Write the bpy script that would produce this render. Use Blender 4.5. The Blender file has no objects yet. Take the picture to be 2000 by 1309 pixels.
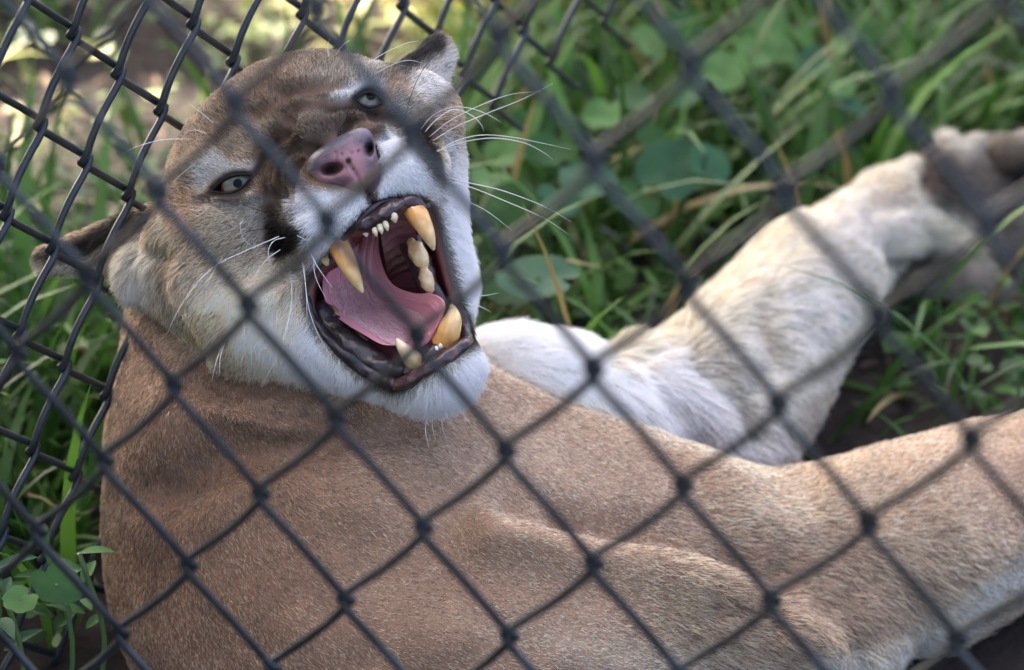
import bpy, bmesh, math, random, time
import numpy as np
from mathutils import Vector, Matrix
T0 = time.time()
rng = np.random.default_rng(7)
random.seed(7)
scene = bpy.context.scene
col = scene.collection

# ------------------------------------------------------------------ camera, light, exposure
LENS, PITCH = 105.0, math.radians(32.0)
S = 0.000288                    # metres per unit; one unit = one photo pixel on the plane in focus
F = LENS / 36.0 * 2000.0        # distance to that plane in units
CP, SP = math.cos(PITCH), math.sin(PITCH)
CAM_H = (F + 1600.0) * SP * S
cd = bpy.data.cameras.new('camera')
cam = bpy.data.objects.new('camera', cd)
col.objects.link(cam)
cam.location = (0, 0, CAM_H)
cam.rotation_euler = (math.radians(90) - PITCH, 0, 0)
cd.lens, cd.sensor_width = LENS, 36.0
cd.clip_start, cd.clip_end = 0.05, 500
cd.dof.use_dof = True
cd.dof.focus_distance = F * S
cd.dof.aperture_fstop = 4.9
scene.camera = cam

SUN_DIR = Vector((-0.50, 0.52, 0.69)).normalized()      # towards the sun
w = bpy.data.worlds.new('World'); scene.world = w; w.use_nodes = True
nt = w.node_tree; nt.nodes.clear()
out = nt.nodes.new('ShaderNodeOutputWorld'); bg = nt.nodes.new('ShaderNodeBackground')
sky = nt.nodes.new('ShaderNodeTexSky'); sky.sky_type = 'NISHITA'; sky.sun_disc = False
sky.sun_elevation = math.asin(SUN_DIR.z)
sky.sun_rotation = math.atan2(SUN_DIR.x, SUN_DIR.y)
sky.dust_density = 8.0; sky.air_density = 0.5; sky.ozone_density = 0.4
bg.inputs['Strength'].default_value = 0.15
nt.links.new(sky.outputs[0], bg.inputs[0]); nt.links.new(bg.outputs[0], out.inputs[0])
sl = bpy.data.lights.new('sun', 'SUN'); sun = bpy.data.objects.new('sun', sl); col.objects.link(sun)
sl.energy = 5.0; sl.angle = math.radians(0.53); sl.color = (1.0, 0.93, 0.82)
sun.rotation_euler = SUN_DIR.to_track_quat('Z', 'Y').to_euler()
sun.location = SUN_DIR * 20
vs = scene.view_settings
vs.view_transform = 'Standard'; vs.look = 'None'; vs.gamma = 1.0; vs.use_curve_mapping = False
vs.exposure = 3.05
scene.cycles.use_denoising = True
scene.cycles.max_bounces = 8
scene.cycles.transparent_max_bounces = 8
scene.cycles_curves.shape = 'RIBBONS'

# ------------------------------------------------------------------ helpers
def to_world(P):
    """camera-aligned metric units (x right, y up, z towards the lens, 0 on the plane in focus) -> world metres"""
    P = np.asarray(P, float)
    X, Y, Z = P[..., 0], P[..., 1], P[..., 2] - F
    return np.stack([S * X, S * (Y * SP - Z * CP), CAM_H + S * (Y * CP + Z * SP)], -1)
def P3(px, py, z):
    k = (F - z) / F
    return np.stack([(np.asarray(px, float) - 1000) * k, (654.5 - np.asarray(py, float)) * k, np.asarray(z, float) + 0 * np.asarray(px, float)], -1)
def pix(P):
    k = F / (F - P[..., 2])
    return P[..., 0] * k + 1000, 654.5 - P[..., 1] * k
def ground_at(px, py):
    d = np.array([(px - 1000) / F, (654.5 - py) / F, -1.0])
    wd = np.array([d[0], d[1] * SP - d[2] * CP, d[1] * CP + d[2] * SP])
    t = -CAM_H / wd[2]
    return np.array([0, 0, CAM_H]) + wd * t
def lin(c):
    c = np.asarray(c, float) / 255.0
    return np.where(c <= 0.04045, c / 12.92, ((c + 0.055) / 1.055) ** 2.4)

def mat(name, color=(.5, .5, .5), rough=.5, spec=.5, coat=0.0):
    m = bpy.data.materials.new(name); m.use_nodes = True
    b = m.node_tree.nodes['Principled BSDF']
    b.inputs['Base Color'].default_value = (*color, 1); b.inputs['Roughness'].default_value = rough
    b.inputs['Specular IOR Level'].default_value = spec; b.inputs['Coat Weight'].default_value = coat
    return m, m.node_tree.nodes, m.node_tree.links, b
def noise_color(m4, stops, scale, detail=4, rough=.6, coords='Object', bump=0.0, bscale=None, bdist=0.002):
    m, N, L, b = m4
    tc = N.new('ShaderNodeTexCoord'); no = N.new('ShaderNodeTexNoise'); cr = N.new('ShaderNodeValToRGB')
    no.inputs['Scale'].default_value = scale; no.inputs['Detail'].default_value = detail; no.inputs['Roughness'].default_value = rough
    L.new(tc.outputs[coords], no.inputs['Vector']); L.new(no.outputs[0], cr.inputs[0])
    e = cr.color_ramp.elements
    while len(e) < len(stops): e.new(0.5)
    for q, (p, c) in zip(e, stops): q.position = p; q.color = (*c, 1)
    L.new(cr.outputs[0], b.inputs['Base Color'])
    if bump:
        n2 = N.new('ShaderNodeTexNoise'); n2.inputs['Scale'].default_value = bscale or scale * 3; n2.inputs['Detail'].default_value = 5
        bp = N.new('ShaderNodeBump'); bp.inputs['Strength'].default_value = bump; bp.inputs['Distance'].default_value = bdist
        L.new(tc.outputs[coords], n2.inputs['Vector']); L.new(n2.outputs[0], bp.inputs['Height']); L.new(bp.outputs[0], b.inputs['Normal'])
    return m
def attr_color(m4, name, lo=0.8, hi=1.15, scale=300):
    m, N, L, b = m4
    a = N.new('ShaderNodeAttribute'); a.attribute_name = name
    L.new(a.outputs['Color'], b.inputs['Base Color'])
    return m

def mesh_obj(name, V, Fc, m=None, parent=None, smooth=True, world=True):
    me = bpy.data.meshes.new(name)
    V = np.asarray(V, float)
    if not world: V = to_world(V)
    if isinstance(Fc, np.ndarray) and Fc.ndim == 2:
        nf, k = Fc.shape
        me.vertices.add(len(V)); me.vertices.foreach_set('co', V.astype(np.float32).ravel())
        me.loops.add(nf * k); me.loops.foreach_set('vertex_index', Fc.astype(np.int32).ravel())
        me.polygons.add(nf); me.polygons.foreach_set('loop_start', np.arange(0, nf * k, k, dtype=np.int32))
        me.update(calc_edges=True); me.validate()
    else:
        me.from_pydata([tuple(v) for v in V], [], [tuple(f) for f in Fc])
    if smooth: me.polygons.foreach_set('use_smooth', np.ones(len(me.polygons), bool))
    if m: me.materials.append(m)
    o = bpy.data.objects.new(name, me); col.objects.link(o)
    if parent: put(o, parent)
    return o
def put(o, parent):
    o.parent = parent; o.matrix_parent_inverse = Matrix.Translation(parent.location).inverted()
def empty(name, loc):
    o = bpy.data.objects.new(name, None); col.objects.link(o); o.location = Vector([float(c) for c in loc]); o.empty_display_size = .05
    return o
def tag(o, label=None, cat=None, group=None, kind=None):
    if label: o['label'] = label
    if cat: o['category'] = cat
    if group: o['group'] = group
    if kind: o['kind'] = kind
    return o
def catmull(pts, n):
    """resample a polyline (any dimension) smoothly, n points per span"""
    p = np.asarray(pts, float); p = np.vstack([2 * p[0] - p[1], p, 2 * p[-1] - p[-2]])
    o = []
    for i in range(1, len(p) - 2):
        t = np.linspace(0, 1, n, endpoint=False)[:, None]
        a, b, c, d = p[i - 1], p[i], p[i + 1], p[i + 2]
        o.append(.5 * (2 * b + (c - a) * t + (2 * a - 5 * b + 4 * c - d) * t ** 2 + (3 * b - a - 3 * c + d) * t ** 3))
    o.append(p[-2][None]); return np.vstack(o)
def tube(path, rad, ns=8, flat=None):
    """verts, quads of a tube along path (N,3); rad scalar or (N,)"""
    path = np.asarray(path, float); n = len(path); rad = np.broadcast_to(np.asarray(rad, float), (n,))
    t = np.gradient(path, axis=0); t /= np.linalg.norm(t, axis=1)[:, None] + 1e-12
    ref = np.array([0, 0, 1.0]) if abs(t[:, 2]).mean() < .8 else np.array([1.0, 0, 0])
    u = np.cross(t, ref); u /= np.linalg.norm(u, axis=1)[:, None] + 1e-12
    for i in range(1, n):
        q = u[i - 1] - t[i] * (u[i - 1] @ t[i]); u[i] = q / (np.linalg.norm(q) + 1e-12)
    v = np.cross(t, u)
    a = np.arange(ns) * 2 * math.pi / ns
    V = path[:, None, :] + rad[:, None, None] * (np.cos(a)[None, :, None] * u[:, None, :] + np.sin(a)[None, :, None] * v[:, None, :] * (flat or 1.0))
    V = V.reshape(-1, 3)
    i = np.arange(n - 1)[:, None]; j = np.arange(ns)[None]
    Q = np.stack([i * ns + j, i * ns + (j + 1) % ns, (i + 1) * ns + (j + 1) % ns, (i + 1) * ns + j], -1).reshape(-1, 4)
    V = np.vstack([V, path[0], path[-1]]); k = len(V)
    jj = np.arange(ns)
    Tq = np.vstack([np.stack([(jj + 1) % ns, jj, np.full(ns, k - 2), np.full(ns, k - 2)], -1),
                    np.stack([(n - 1) * ns + jj, (n - 1) * ns + (jj + 1) % ns, np.full(ns, k - 1), np.full(ns, k - 1)], -1)])
    return V, [tuple(q) for q in Q] + [tuple(q[:3]) for q in Tq]
def vnoise(P, scale, seed=0):
    """cheap smooth value noise on (N,3) points, -1..1"""
    q = P / scale; i = np.floor(q).astype(np.int64); f = q - i; f = f * f * (3 - 2 * f)
    def h(a):
        n = (a[..., 0] * 374761393 + a[..., 1] * 668265263 + a[..., 2] * 2147483647 + seed * 1274126177) & 0x7fffffff
        n = ((n ^ (n >> 13)) * 1274126177) & 0x7fffffff
        return ((n ^ (n >> 16)) & 0xffff) / 32767.5 - 1
    r = 0
    for dx in (0, 1):
        for dy in (0, 1):
            for dz in (0, 1):
                wt = (f[:, 0] if dx else 1 - f[:, 0]) * (f[:, 1] if dy else 1 - f[:, 1]) * (f[:, 2] if dz else 1 - f[:, 2])
                r = r + wt * h(i + np.array([dx, dy, dz]))
    return r

# ------------------------------------------------------------------ ground, litter
xs = np.concatenate([np.linspace(-60, -2.2, 12), np.linspace(-2, 2, 160), np.linspace(2.2, 60, 12)])
ys = np.concatenate([np.linspace(-30, 0.2, 8), np.linspace(.3, 4.5, 170), np.linspace(4.8, 80, 14)])
gx, gy = np.meshgrid(xs, ys); gp = np.stack([gx.ravel(), gy.ravel(), 0 * gx.ravel()], -1)
near = ((abs(gp[:, 0]) < 2.1) & (gp[:, 1] > .2) & (gp[:, 1] < 4.6))
gp[:, 2] = np.where(near, .012 * vnoise(gp, .17, 1) + .006 * vnoise(gp, .05, 2), 0) - .006
nx, ny = len(xs), len(ys)
ii, jj = np.meshgrid(np.arange(nx - 1), np.arange(ny - 1)); b0 = (jj * nx + ii).ravel()
soil = noise_color(mat('soil', rough=.95, spec=.15), [(.25, (.015, .012, .010)), (.5, (.033, .026, .022)), (.75, (.075, .060, .050))], 9, 8, .65, bump=.8, bscale=120, bdist=.006)
g = mesh_obj('ground', gp, np.stack([b0, b0 + 1, b0 + nx + 1, b0 + nx], -1), soil)
tag(g, kind='structure')

def leafcards(n, fpos, size, aspect, flat, seed):
    """n small four-sided curled leaves; returns verts, quads and the random value of each leaf"""
    r = np.random.default_rng(seed)
    c = fpos(r, n); n = len(c)
    a = r.uniform(0, 2 * math.pi, n); tilt = r.normal(0, flat, n); tw = r.normal(0, flat, n)
    d = np.stack([np.cos(a) * np.cos(tilt), np.sin(a) * np.cos(tilt), np.sin(tilt)], -1)
    s0 = np.stack([-np.sin(a), np.cos(a), 0 * a], -1); up = np.cross(d, s0)
    s = s0 * np.cos(tw)[:, None] + up * np.sin(tw)[:, None]; up = np.cross(d, s)
    L = size * r.uniform(.6, 1.4, n)[:, None]; W = L * aspect * r.uniform(.7, 1.3, n)[:, None]; k = L * r.uniform(-.15, .3, n)[:, None]
    o_ = lambda f, w_, h: c + d * L * f + s * W * w_ + up * k * h
    V = np.stack([o_(-.5, 0, 0), o_(-.28, .36, .5), o_(.08, .48, .6), o_(.36, .25, .4), o_(.5, 0, .2), o_(.36, -.25, .4), o_(.08, -.48, .6), o_(-.28, -.36, .5), o_(0, 0, 0)], 1)
    q = np.arange(n)[:, None] * 9
    Fq = np.concatenate([q + np.array([[j, 8, (j + 1) % 8]]) for j in range(8)])
    return V.reshape(-1, 3), Fq, np.repeat(r.random(n), 9)
def set_attr(o, name, C):
    a = o.data.color_attributes.new(name, 'FLOAT_COLOR', 'POINT')
    C = np.asarray(C, np.float32); C = np.concatenate([C, np.ones((len(C), 1), np.float32)], 1)
    a.data.foreach_set('color', C.ravel())
def ramp(t, cols):
    cols = np.array(cols, float); x = np.clip(t, 0, 1) * (len(cols) - 1); i = np.minimum(x.astype(int), len(cols) - 2); f = (x - i)[:, None]
    return cols[i] * (1 - f) + cols[i + 1] * f
V, Q, R = leafcards(4200, lambda r, n: np.stack([r.uniform(-1.3, 1.5, n), r.uniform(1.0, 4.2, n), r.uniform(.002, .012, n)], -1), .018, .35, .35, 11)
lm = attr_color(mat('dry_leaf', rough=.8, spec=.2), 'tint')
o = mesh_obj('leaf_litter', V, Q, lm, smooth=False); set_attr(o, 'tint', ramp(R, [(.06, .035, .022), (.11, .07, .045), (.16, .10, .065), (.22, .16, .11)]))
tag(o, 'brown fallen leaves scattered over the bare soil', 'leaf litter', kind='stuff')

# ------------------------------------------------------------------ grass
def leaf_material(name):
    m, N, L, b = mat(name, rough=.45, spec=.35)
    a = N.new('ShaderNodeAttribute'); a.attribute_name = 'tint'
    L.new(a.outputs['Color'], b.inputs['Base Color'])
    tr = N.new('ShaderNodeBsdfTranslucent'); mx = N.new('ShaderNodeMixShader'); mx.inputs[0].default_value = .35
    L.new(a.outputs['Color'], tr.inputs['Color']); o_ = N['Material Output']
    L.new(b.outputs[0], mx.inputs[1]); L.new(tr.outputs[0], mx.inputs[2]); L.new(mx.outputs[0], o_.inputs[0])
    return m
leafm = leaf_material('green_leaf')
def blades(roots, length, width, lean, seed, nseg=5):
    r = np.random.default_rng(seed); n = len(roots)
    a = r.uniform(0, 2 * math.pi, n); d = np.stack([np.cos(a), np.sin(a), 0 * a], -1); s = np.stack([-np.sin(a), np.cos(a), 0 * a], -1)
    th = np.abs(r.normal(lean, .35, n)); L = length * r.uniform(.5, 1.25, n); W = width * r.uniform(.6, 1.3, n); bend = r.uniform(.3, 1.6, n)
    V = np.zeros((n, nseg + 1, 2, 3)); p = roots.copy(); tz = th.copy()
    for k in range(nseg + 1):
        f = k / nseg; wd = W * (1 - f ** 2.2) * (.55 + .45 * min(1, f * 4)) + .0003
        V[:, k, 0] = p - s * wd[:, None] * .5; V[:, k, 1] = p + s * wd[:, None] * .5
        p = p + (L / nseg)[:, None] * (d * np.sin(tz)[:, None] + np.array([0, 0, 1]) * np.cos(tz)[:, None]); tz = tz + bend / nseg
    V[..., 2] = np.maximum(V[..., 2], .004)
    base = np.arange(n)[:, None, None] * (nseg + 1) * 2 + np.arange(nseg)[None, :, None] * 2
    Q = (base + np.array([0, 1, 3, 2])[None, None]).reshape(-1, 4)
    return V.reshape(-1, 3), Q, np.repeat(r.random(n), (nseg + 1) * 2)
def seg_dist(px, py, poly):
    poly = np.asarray(poly, float); best = np.full(np.shape(px), 1e9)
    for (ax, ay), (bx, by) in zip(poly[:-1], poly[1:]):
        vx, vy = bx - ax, by - ay; t = np.clip(((px - ax) * vx + (py - ay) * vy) / (vx * vx + vy * vy + 1e-9), 0, 1)
        best = np.minimum(best, np.hypot(px - ax - t * vx, py - ay - t * vy))
    return best
# where grass grows: thick at right and behind, thinner on the bare soil at left and round the paw
def grass_roots(n, seed):
    r = np.random.default_rng(seed)
    p = np.stack([r.uniform(-1.2, 1.4, n), r.uniform(1.15, 4.6, n), np.zeros(n)], -1)
    nr = r.random(n) < .72; p[nr, 0] = r.uniform(-.55, .68, nr.sum()); p[nr, 1] = r.uniform(1.3, 2.75, nr.sum())
    cl = vnoise(p, .16, 5) * .6 + vnoise(p, .06, 6) * .4
    dens = .22 + .75 * cl
    right = np.clip((p[:, 0] + .10) / .10, 0, 1) * np.clip((p[:, 1] - 1.88) / .12, 0, 1) * np.clip((.50 - p[:, 0]) / .2, .35, 1)
    dens = dens + .42 * right
    leftdirt = np.exp(-(((p[:, 0] + .30) / .16) ** 2 + ((p[:, 1] - 2.25) / .25) ** 2)); dens -= .34 * leftdirt
    paw = np.exp(-(((p[:, 0] - .40) / .10) ** 2 + ((p[:, 1] - 1.98) / .10) ** 2)) * 4 + np.exp(-(((p[:, 0] - .33) / .17) ** 2 + ((p[:, 1] - 1.72) / .13) ** 2)); dens -= .16 * paw
    lowleft = np.exp(-(((p[:, 0] + .34) / .13) ** 2 + ((p[:, 1] - 1.72) / .2) ** 2)); dens += .75 * lowleft
    back_left = np.clip((-.12 - p[:, 0]) / .06, 0, 1) * np.clip((p[:, 1] - 1.85) / .1, 0, 1); dens -= .30 * back_left
    front_ = (p[:, 1] < 1.66) & (p[:, 0] > -.27) & ((p[:, 0] < .30) | (p[:, 1] < 1.50)); dens[front_] = -1
    return p[r.random(n) < dens]
GREENS = [(.020, .054, .011), (.038, .105, .015), (.068, .168, .024), (.115, .245, .040)]
# ------------------------------------------------------------------ broad-leaved weeds, each a plant with its own leaves
def disc_leaf(center, normal, r, seed, notch=.5):
    rr = np.random.default_rng(seed); n = np.array(normal, float); n /= np.linalg.norm(n)
    u = np.cross(n, [.3, 1, .1]); u /= np.linalg.norm(u); v = np.cross(n, u); a0 = rr.uniform(0, 6.28)
    V = [center - n * r * .12]; K = 20
    for ring in (.55, 1.0):
        for k in range(K):
            a = k * 2 * math.pi / K; rad = r * ring * (1 + .05 * math.cos(7 * a + a0)) * (1 - notch * math.exp(-(min(a, 6.283 - a) / .3) ** 2))
            V.append(center + rad * (math.cos(a + a0) * u + math.sin(a + a0) * v) + n * r * (.06 * ring * math.sin(3 * a + a0) - .10 * (1 - ring)))
    Fs = [(0, 1 + k, 1 + (k + 1) % K) for k in range(K)] + [(1 + k, 1 + K + k, 1 + K + (k + 1) % K, 1 + (k + 1) % K) for k in range(K)]
    return V, Fs
def oval_leaf(base, d, up, L, W):
    d = d / np.linalg.norm(d); s = np.cross(d, up); s /= np.linalg.norm(s); n = np.cross(s, d)
    V, Fs = [], []
    for k in range(7):
        f = k / 6; wd = W * math.sin(math.pi * min(1, f * .97 + .03)) ** .8 * (1 - .25 * f)
        c = base + d * L * f - n * L * .25 * f * f
        V += [c - s * wd * .5 + n * wd * .18, c, c + s * wd * .5 + n * wd * .18]
        if k: a = 3 * k; Fs += [(a - 3, a - 2, a + 1, a), (a - 2, a - 1, a + 2, a + 1)]
    return V, Fs
def vein_leaf_material(name, c0, c1):
    m4 = mat(name, rough=.6, spec=.15); m = noise_color(m4, [(.3, c0), (.7, c1)], 40, 4)
    m, N, L, b = m4; src = b.inputs['Base Color'].links[0].from_socket
    tr = N.new('ShaderNodeBsdfTranslucent'); mx = N.new('ShaderNodeMixShader'); mx.inputs[0].default_value = .25
    L.new(src, tr.inputs['Color']); L.new(b.outputs[0], mx.inputs[1]); L.new(tr.outputs[0], mx.inputs[2]); L.new(mx.outputs[0], N['Material Output'].inputs[0])
    return m
weedm = [vein_leaf_material('weed_leaf_cool', (.026, .080, .042), (.048, .125, .058)), vein_leaf_material('weed_leaf_mid', (.022, .068, .020), (.045, .115, .030)), vein_leaf_material('weed_leaf_light', (.07, .16, .045), (.12, .23, .075))]
stemm = mat('weed_stem', (.09, .16, .05), .5)[0]
def round_weed(px, py, leaves, label, mi=0):
    gpt = ground_at(px, py + 60); root = empty('round_leaved_weed', gpt); r = random.Random(int(px * 7 + py))
    tag(root, label, 'weed', 'round leaved weeds growing among the grass')
    for k, (dx, dy, rad, h) in enumerate(leaves):
        tgt = ground_at(px + dx, py + dy); kk = CAM_H; c0 = np.array([0, 0, CAM_H]); f = (CAM_H - h - (.045 if h < .1 else 0)) / CAM_H; c = c0 + (tgt - c0) * f
        nrm = np.array([r.gauss(0, .25), r.gauss(-.35, .2), 1.0])
        V, Fs = disc_leaf(c, nrm, rad, int(px) + k * 13, .45)
        mesh_obj('leaf', V, Fs, weedm[(mi + (k % 2)) % 3], root)
        mid = (gpt + c) / 2 + np.array([r.gauss(0, .006), r.gauss(0, .006), .01]); V, Fs = tube(catmull([gpt, mid, c - np.array([0, 0, .001])], 5), .0011, 5)
        mesh_obj('stem', V, Fs, stemm, root)
round_weed(1310, 330, [(0, 0, .027, .055), (-70, 60, .020, .04), (75, -10, .017, .06)], 'round leaved weed with a blotched leaf beside the dark bare soil')
round_weed(1410, 140, [(0, 0, .020, .06), (-70, 40, .016, .05), (60, -40, .018, .05)], 'round leaved weed highest up in the grass at right', 2)
round_weed(1240, 190, [(0, 0, .018, .05), (-60, 30, .017, .06), (30, 70, .013, .04)], 'small round leaved weed above the whisker tips', 1)
round_weed(1150, 330, [(0, 20, .022, .06), (-80, -30, .018, .05), (-60, 60, .016, .06)], 'round leaved weed behind the middle whiskers', 0)
round_weed(1050, 540, [(0, 0, .030, .07), (-60, 20, .020, .05)], 'large round leaved weed just above the white chest', 0)
round_weed(1040, 240, [(0, 0, .018, .06), (-50, 50, .018, .05), (40, 60, .015, .05)], 'round leaved weed between the ear and the top whiskers', 1)
round_weed(1540, 90, [(0, 0, .018, .05), (50, 30, .015, .06), (-40, -50, .016, .04)], 'round leaved weed near the top edge in tall grass', 2)
round_weed(1640, 170, [(0, 0, .012, .05), (30, 40, .012, .04)], 'tiny pale round leaved weed over the outstretched paw', 2)
round_weed(1330, 60, [(0, 0, .019, .06), (-60, 20, .017, .05), (40, 50, .016, .06)], 'round leaved weed behind the top wire crossing right of the ear', 1)
round_weed(1000, 400, [(0, 0, .020, .06), (-40, -50, .016, .06)], 'round leaved weed hidden close behind the white cheek', 1)
round_weed(1690, 60, [(0, 0, .014, .05), (-40, 20, .012, .05)], 'small round leaved weed nearest the top right corner', 1)
round_weed(110, 1140, [(0, 0, .015, .16), (-70, 30, .010, .14)], 'round leaved weed beside the shoulder in the lower left corner', 1)
def oval_weed(px, py, n, L, h, label, mi=1):
    gpt = ground_at(px, py); root = empty('oval_leaved_weed', gpt); r = random.Random(int(px * 3 + py))
    tag(root, label, 'weed', 'oval leaved weeds beside the cat')
    top = gpt + np.array([0, 0, h]); V, Fs = tube(catmull([gpt, gpt + np.array([.01, 0, h * .5]), top], 4), .0016, 6); mesh_obj('stem', V, Fs, stemm, root)
    for k in range(n):
        a = k * 2.4 + r.random(); f = .55 + .45 * (k / max(1, n - 1)); b = gpt + np.array([0, 0, h * f])
        V, Fs = oval_leaf(b, np.array([math.cos(a), math.sin(a), .45]), np.array([0, 0, 1.0]), L * r.uniform(.8, 1.2), L * .42)
        mesh_obj('leaf', V, Fs, weedm[mi], root)
oval_weed(125, 1420, 7, .022, .13, 'oval leaved weed in the lower left corner beside the shoulder')
oval_weed(30, 1460, 6, .024, .13, 'oval leaved weed cut off by the lower left edge', 0)
oval_weed(185, 1400, 6, .020, .12, 'oval leaved weed touching the tan shoulder', 2)

# ------------------------------------------------------------------ shade tree (stands out of frame behind the cat; its gaps let sun flecks through)
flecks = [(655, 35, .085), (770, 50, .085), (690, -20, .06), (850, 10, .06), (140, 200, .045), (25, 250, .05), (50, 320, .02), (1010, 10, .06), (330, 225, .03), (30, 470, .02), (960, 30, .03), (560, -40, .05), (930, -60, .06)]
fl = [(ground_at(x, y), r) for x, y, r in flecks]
tree_c = np.array([0.1, 2.0, 0]) + np.array(SUN_DIR) * 6.5
def crown_pos(r, n):
    d = r.normal(size=(n, 3)); d /= np.linalg.norm(d, axis=1)[:, None]; p = d * (r.random(n) ** .4)[:, None] * np.array([3.4, 3.4, 1.5])
    p = p + tree_c
    keep = np.ones(len(p), bool); L = np.array(SUN_DIR)
    for gpt, rad in fl:
        v = p - gpt; t = v @ L; keep &= np.linalg.norm(v - t[:, None] * L, axis=1) > rad + .06
    return p[keep]
V, Q, R = leafcards(36000, crown_pos, .17, .55, .7, 31)
barkm = noise_color(mat('bark', rough=.9), [(.3, (.05, .035, .025)), (.7, (.14, .10, .075))], 30, 6, bump=.6)
def blocker_tree(name_label, base, cen, rx, ry, rz, n, seed):  # unseen tree added to hold back low sky light and deepen contrast
    t_ = empty('shade_tree', base); tag(t_, name_label, 'tree')
    def pos(r, n):
        d = r.normal(size=(n, 3)); d /= np.linalg.norm(d, axis=1)[:, None]; return np.array(cen) + d * (r.random(n) ** .33)[:, None] * np.array([rx, ry, rz])
    Vt, Qt_, Rt = leafcards(n, pos, .22, .55, .7, seed); ot = mesh_obj('crown', Vt, Qt_, leafm, t_, smooth=False); set_attr(ot, 'tint', ramp(Rt, GREENS)); ot['kind'] = 'stuff'
    bt = np.array(base, float); Vt, Ft = tube(catmull([bt, bt * .5 + np.array(cen) * .5 + [.1, 0, -.4], np.array(cen, float)], 6), np.linspace(.16, .05, 13), 10); mesh_obj('trunk', Vt, Ft, barkm, t_)
tr = empty('shade_tree', (tree_c[0] + 1.2, tree_c[1] + 2.0, 0)); tag(tr, 'broad leafy tree standing behind the cat outside the frame', 'tree')
o = mesh_obj('crown', V, Q, leafm, tr, smooth=False); set_attr(o, 'tint', ramp(R, GREENS)); o['kind'] = 'stuff'
tb = np.array(tr.location)
V, Fs = tube(catmull([tb, tb + [.05, -.1, 1.4], tb + [.1, -.1, 2.8], tree_c + [1.5, 1.4, -.6]], 6), np.linspace(.22, .08, 19), 12)
mesh_obj('trunk', V, Fs, barkm, tr)
for k in range(5):
    a = -.9 + k * .62; e = tree_c + np.array([1.3, 1.2, 0]) + np.array([2.0 * math.cos(a), 2.3 * math.sin(a), .3 * math.sin(3 * a)])
    s_ = tb + np.array([.1, -.1, 2.2 + .25 * k]); V, Fs = tube(catmull([s_, (s_ + e) / 2 + [0, 0, .3], e], 6), np.linspace(.08, .02, 13), 8); mesh_obj('limb', V, Fs, barkm, tr)

blocker_tree('bushy tree added outside the frame at left to block low sky light', (-3.6, .6, 0), (-3.4, .6, 1.9), 1.7, 2.6, 1.8, 9000, 51)  # added out of view, cuts the skylight from the left
blocker_tree('bushy tree added outside the frame behind the camera to block low sky light', (-.6, -4.2, 0), (-.9, -4.6, 1.2), 3.2, 1.1, 1.1, 7000, 52)  # added out of view, cuts the low skylight from the camera side

# ------------------------------------------------------------------ chain link fences
wirem4 = mat('dark_vinyl_wire', (.018, .023, .030), .42, .5)
noise_color(wirem4, [(.35, (.014, .018, .022)), (.65, (.030, .038, .045))], 60, 4, bump=.15, bscale=500, bdist=.0004)
wirem4[3].inputs['Roughness'].default_value = .28
wirem = wirem4[0]
def fence(name, label, H, scale, legs, irange, jrange, rad, deform=None):
    """H maps lattice (i,j) to camera rays; a wire zigzags along alternating lattice steps"""
    M = np.diag([18 / LENS, 18 / LENS, 1]) @ np.array(H) * scale
    u = M[:, 0] * [1, 1, -1]; v = M[:, 1] * [1, 1, -1]; o = M[:, 2] * [1, 1, -1] + np.array([0, 0, F])   # camera metric units
    n = np.cross(u, v); n /= np.linalg.norm(n); n *= np.sign(n[2]) if abs(n[2]) > .2 else 1
    return u, v, o, n
HF = [[0.16517515, 0.15925097, -0.6593703], [-0.21364051, 0.15377303, -0.09494588], [0.00708162, -0.02805413, 1.0]]
HL = [[0.06722248, -0.06885423, -0.92206271], [-0.06241197, -0.17489374, 0.41313538], [0.02567011, 0.003534, 1.0]]
def build_fence(label, group, u, v, o, n, first, step, nodes, wr, bow, deform, root_px):
    """zigzag wires: leg 'first' then leg 'step' repeatedly, in front and behind alternately, hooked at the bends"""
    root = empty('chain_link_fence', to_world(root_px)); tag(root, label, 'fence', group)
    la = u * first[0] + v * first[1]; lb = u * step[0] + v * step[1]
    down = (la + lb); down /= np.linalg.norm(down)
    side = la - lb; side -= down * (side @ down); side /= np.linalg.norm(side)
    ca = 1.0
    for (start, cnt) in nodes:
        pts = []; p = o + u * start[0] + v * start[1]
        rj = random.Random(int(start[0] * 31 + start[1] * 17))
        for k in range(cnt * 2):
            leg = la if k % 2 == 0 else lb; sgn = 1 if k % 2 == 0 else -1
            q = p + leg
            # bend at p points to -sgn*side, bend at q to +sgn*side; each reaches past the lattice node to hook its neighbour
            for t in (.0, .07, .16, .3, .45, .6, .74, .86, .95):
                base = p + leg * t
                ov = wr * 1.5 * side * sgn * (2 * t - 1)
                depth = n * sgn * wr * 1.15 * min(1, math.sin(math.pi * t) * 3.2)
                bw = side * (np.linalg.norm(leg) * bow[k % 2] * math.sin(math.pi * t))
                pts.append(base + ov + depth + bw)
            p = q
        pts = np.array(pts)
        if deform is not None: pts = deform(pts)
        path = catmull(pts, 3)
        V, Fs = tube(to_world(path), wr * S, 8)
        mesh_obj('wire', V, Fs, wirem, root)
    return root
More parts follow.
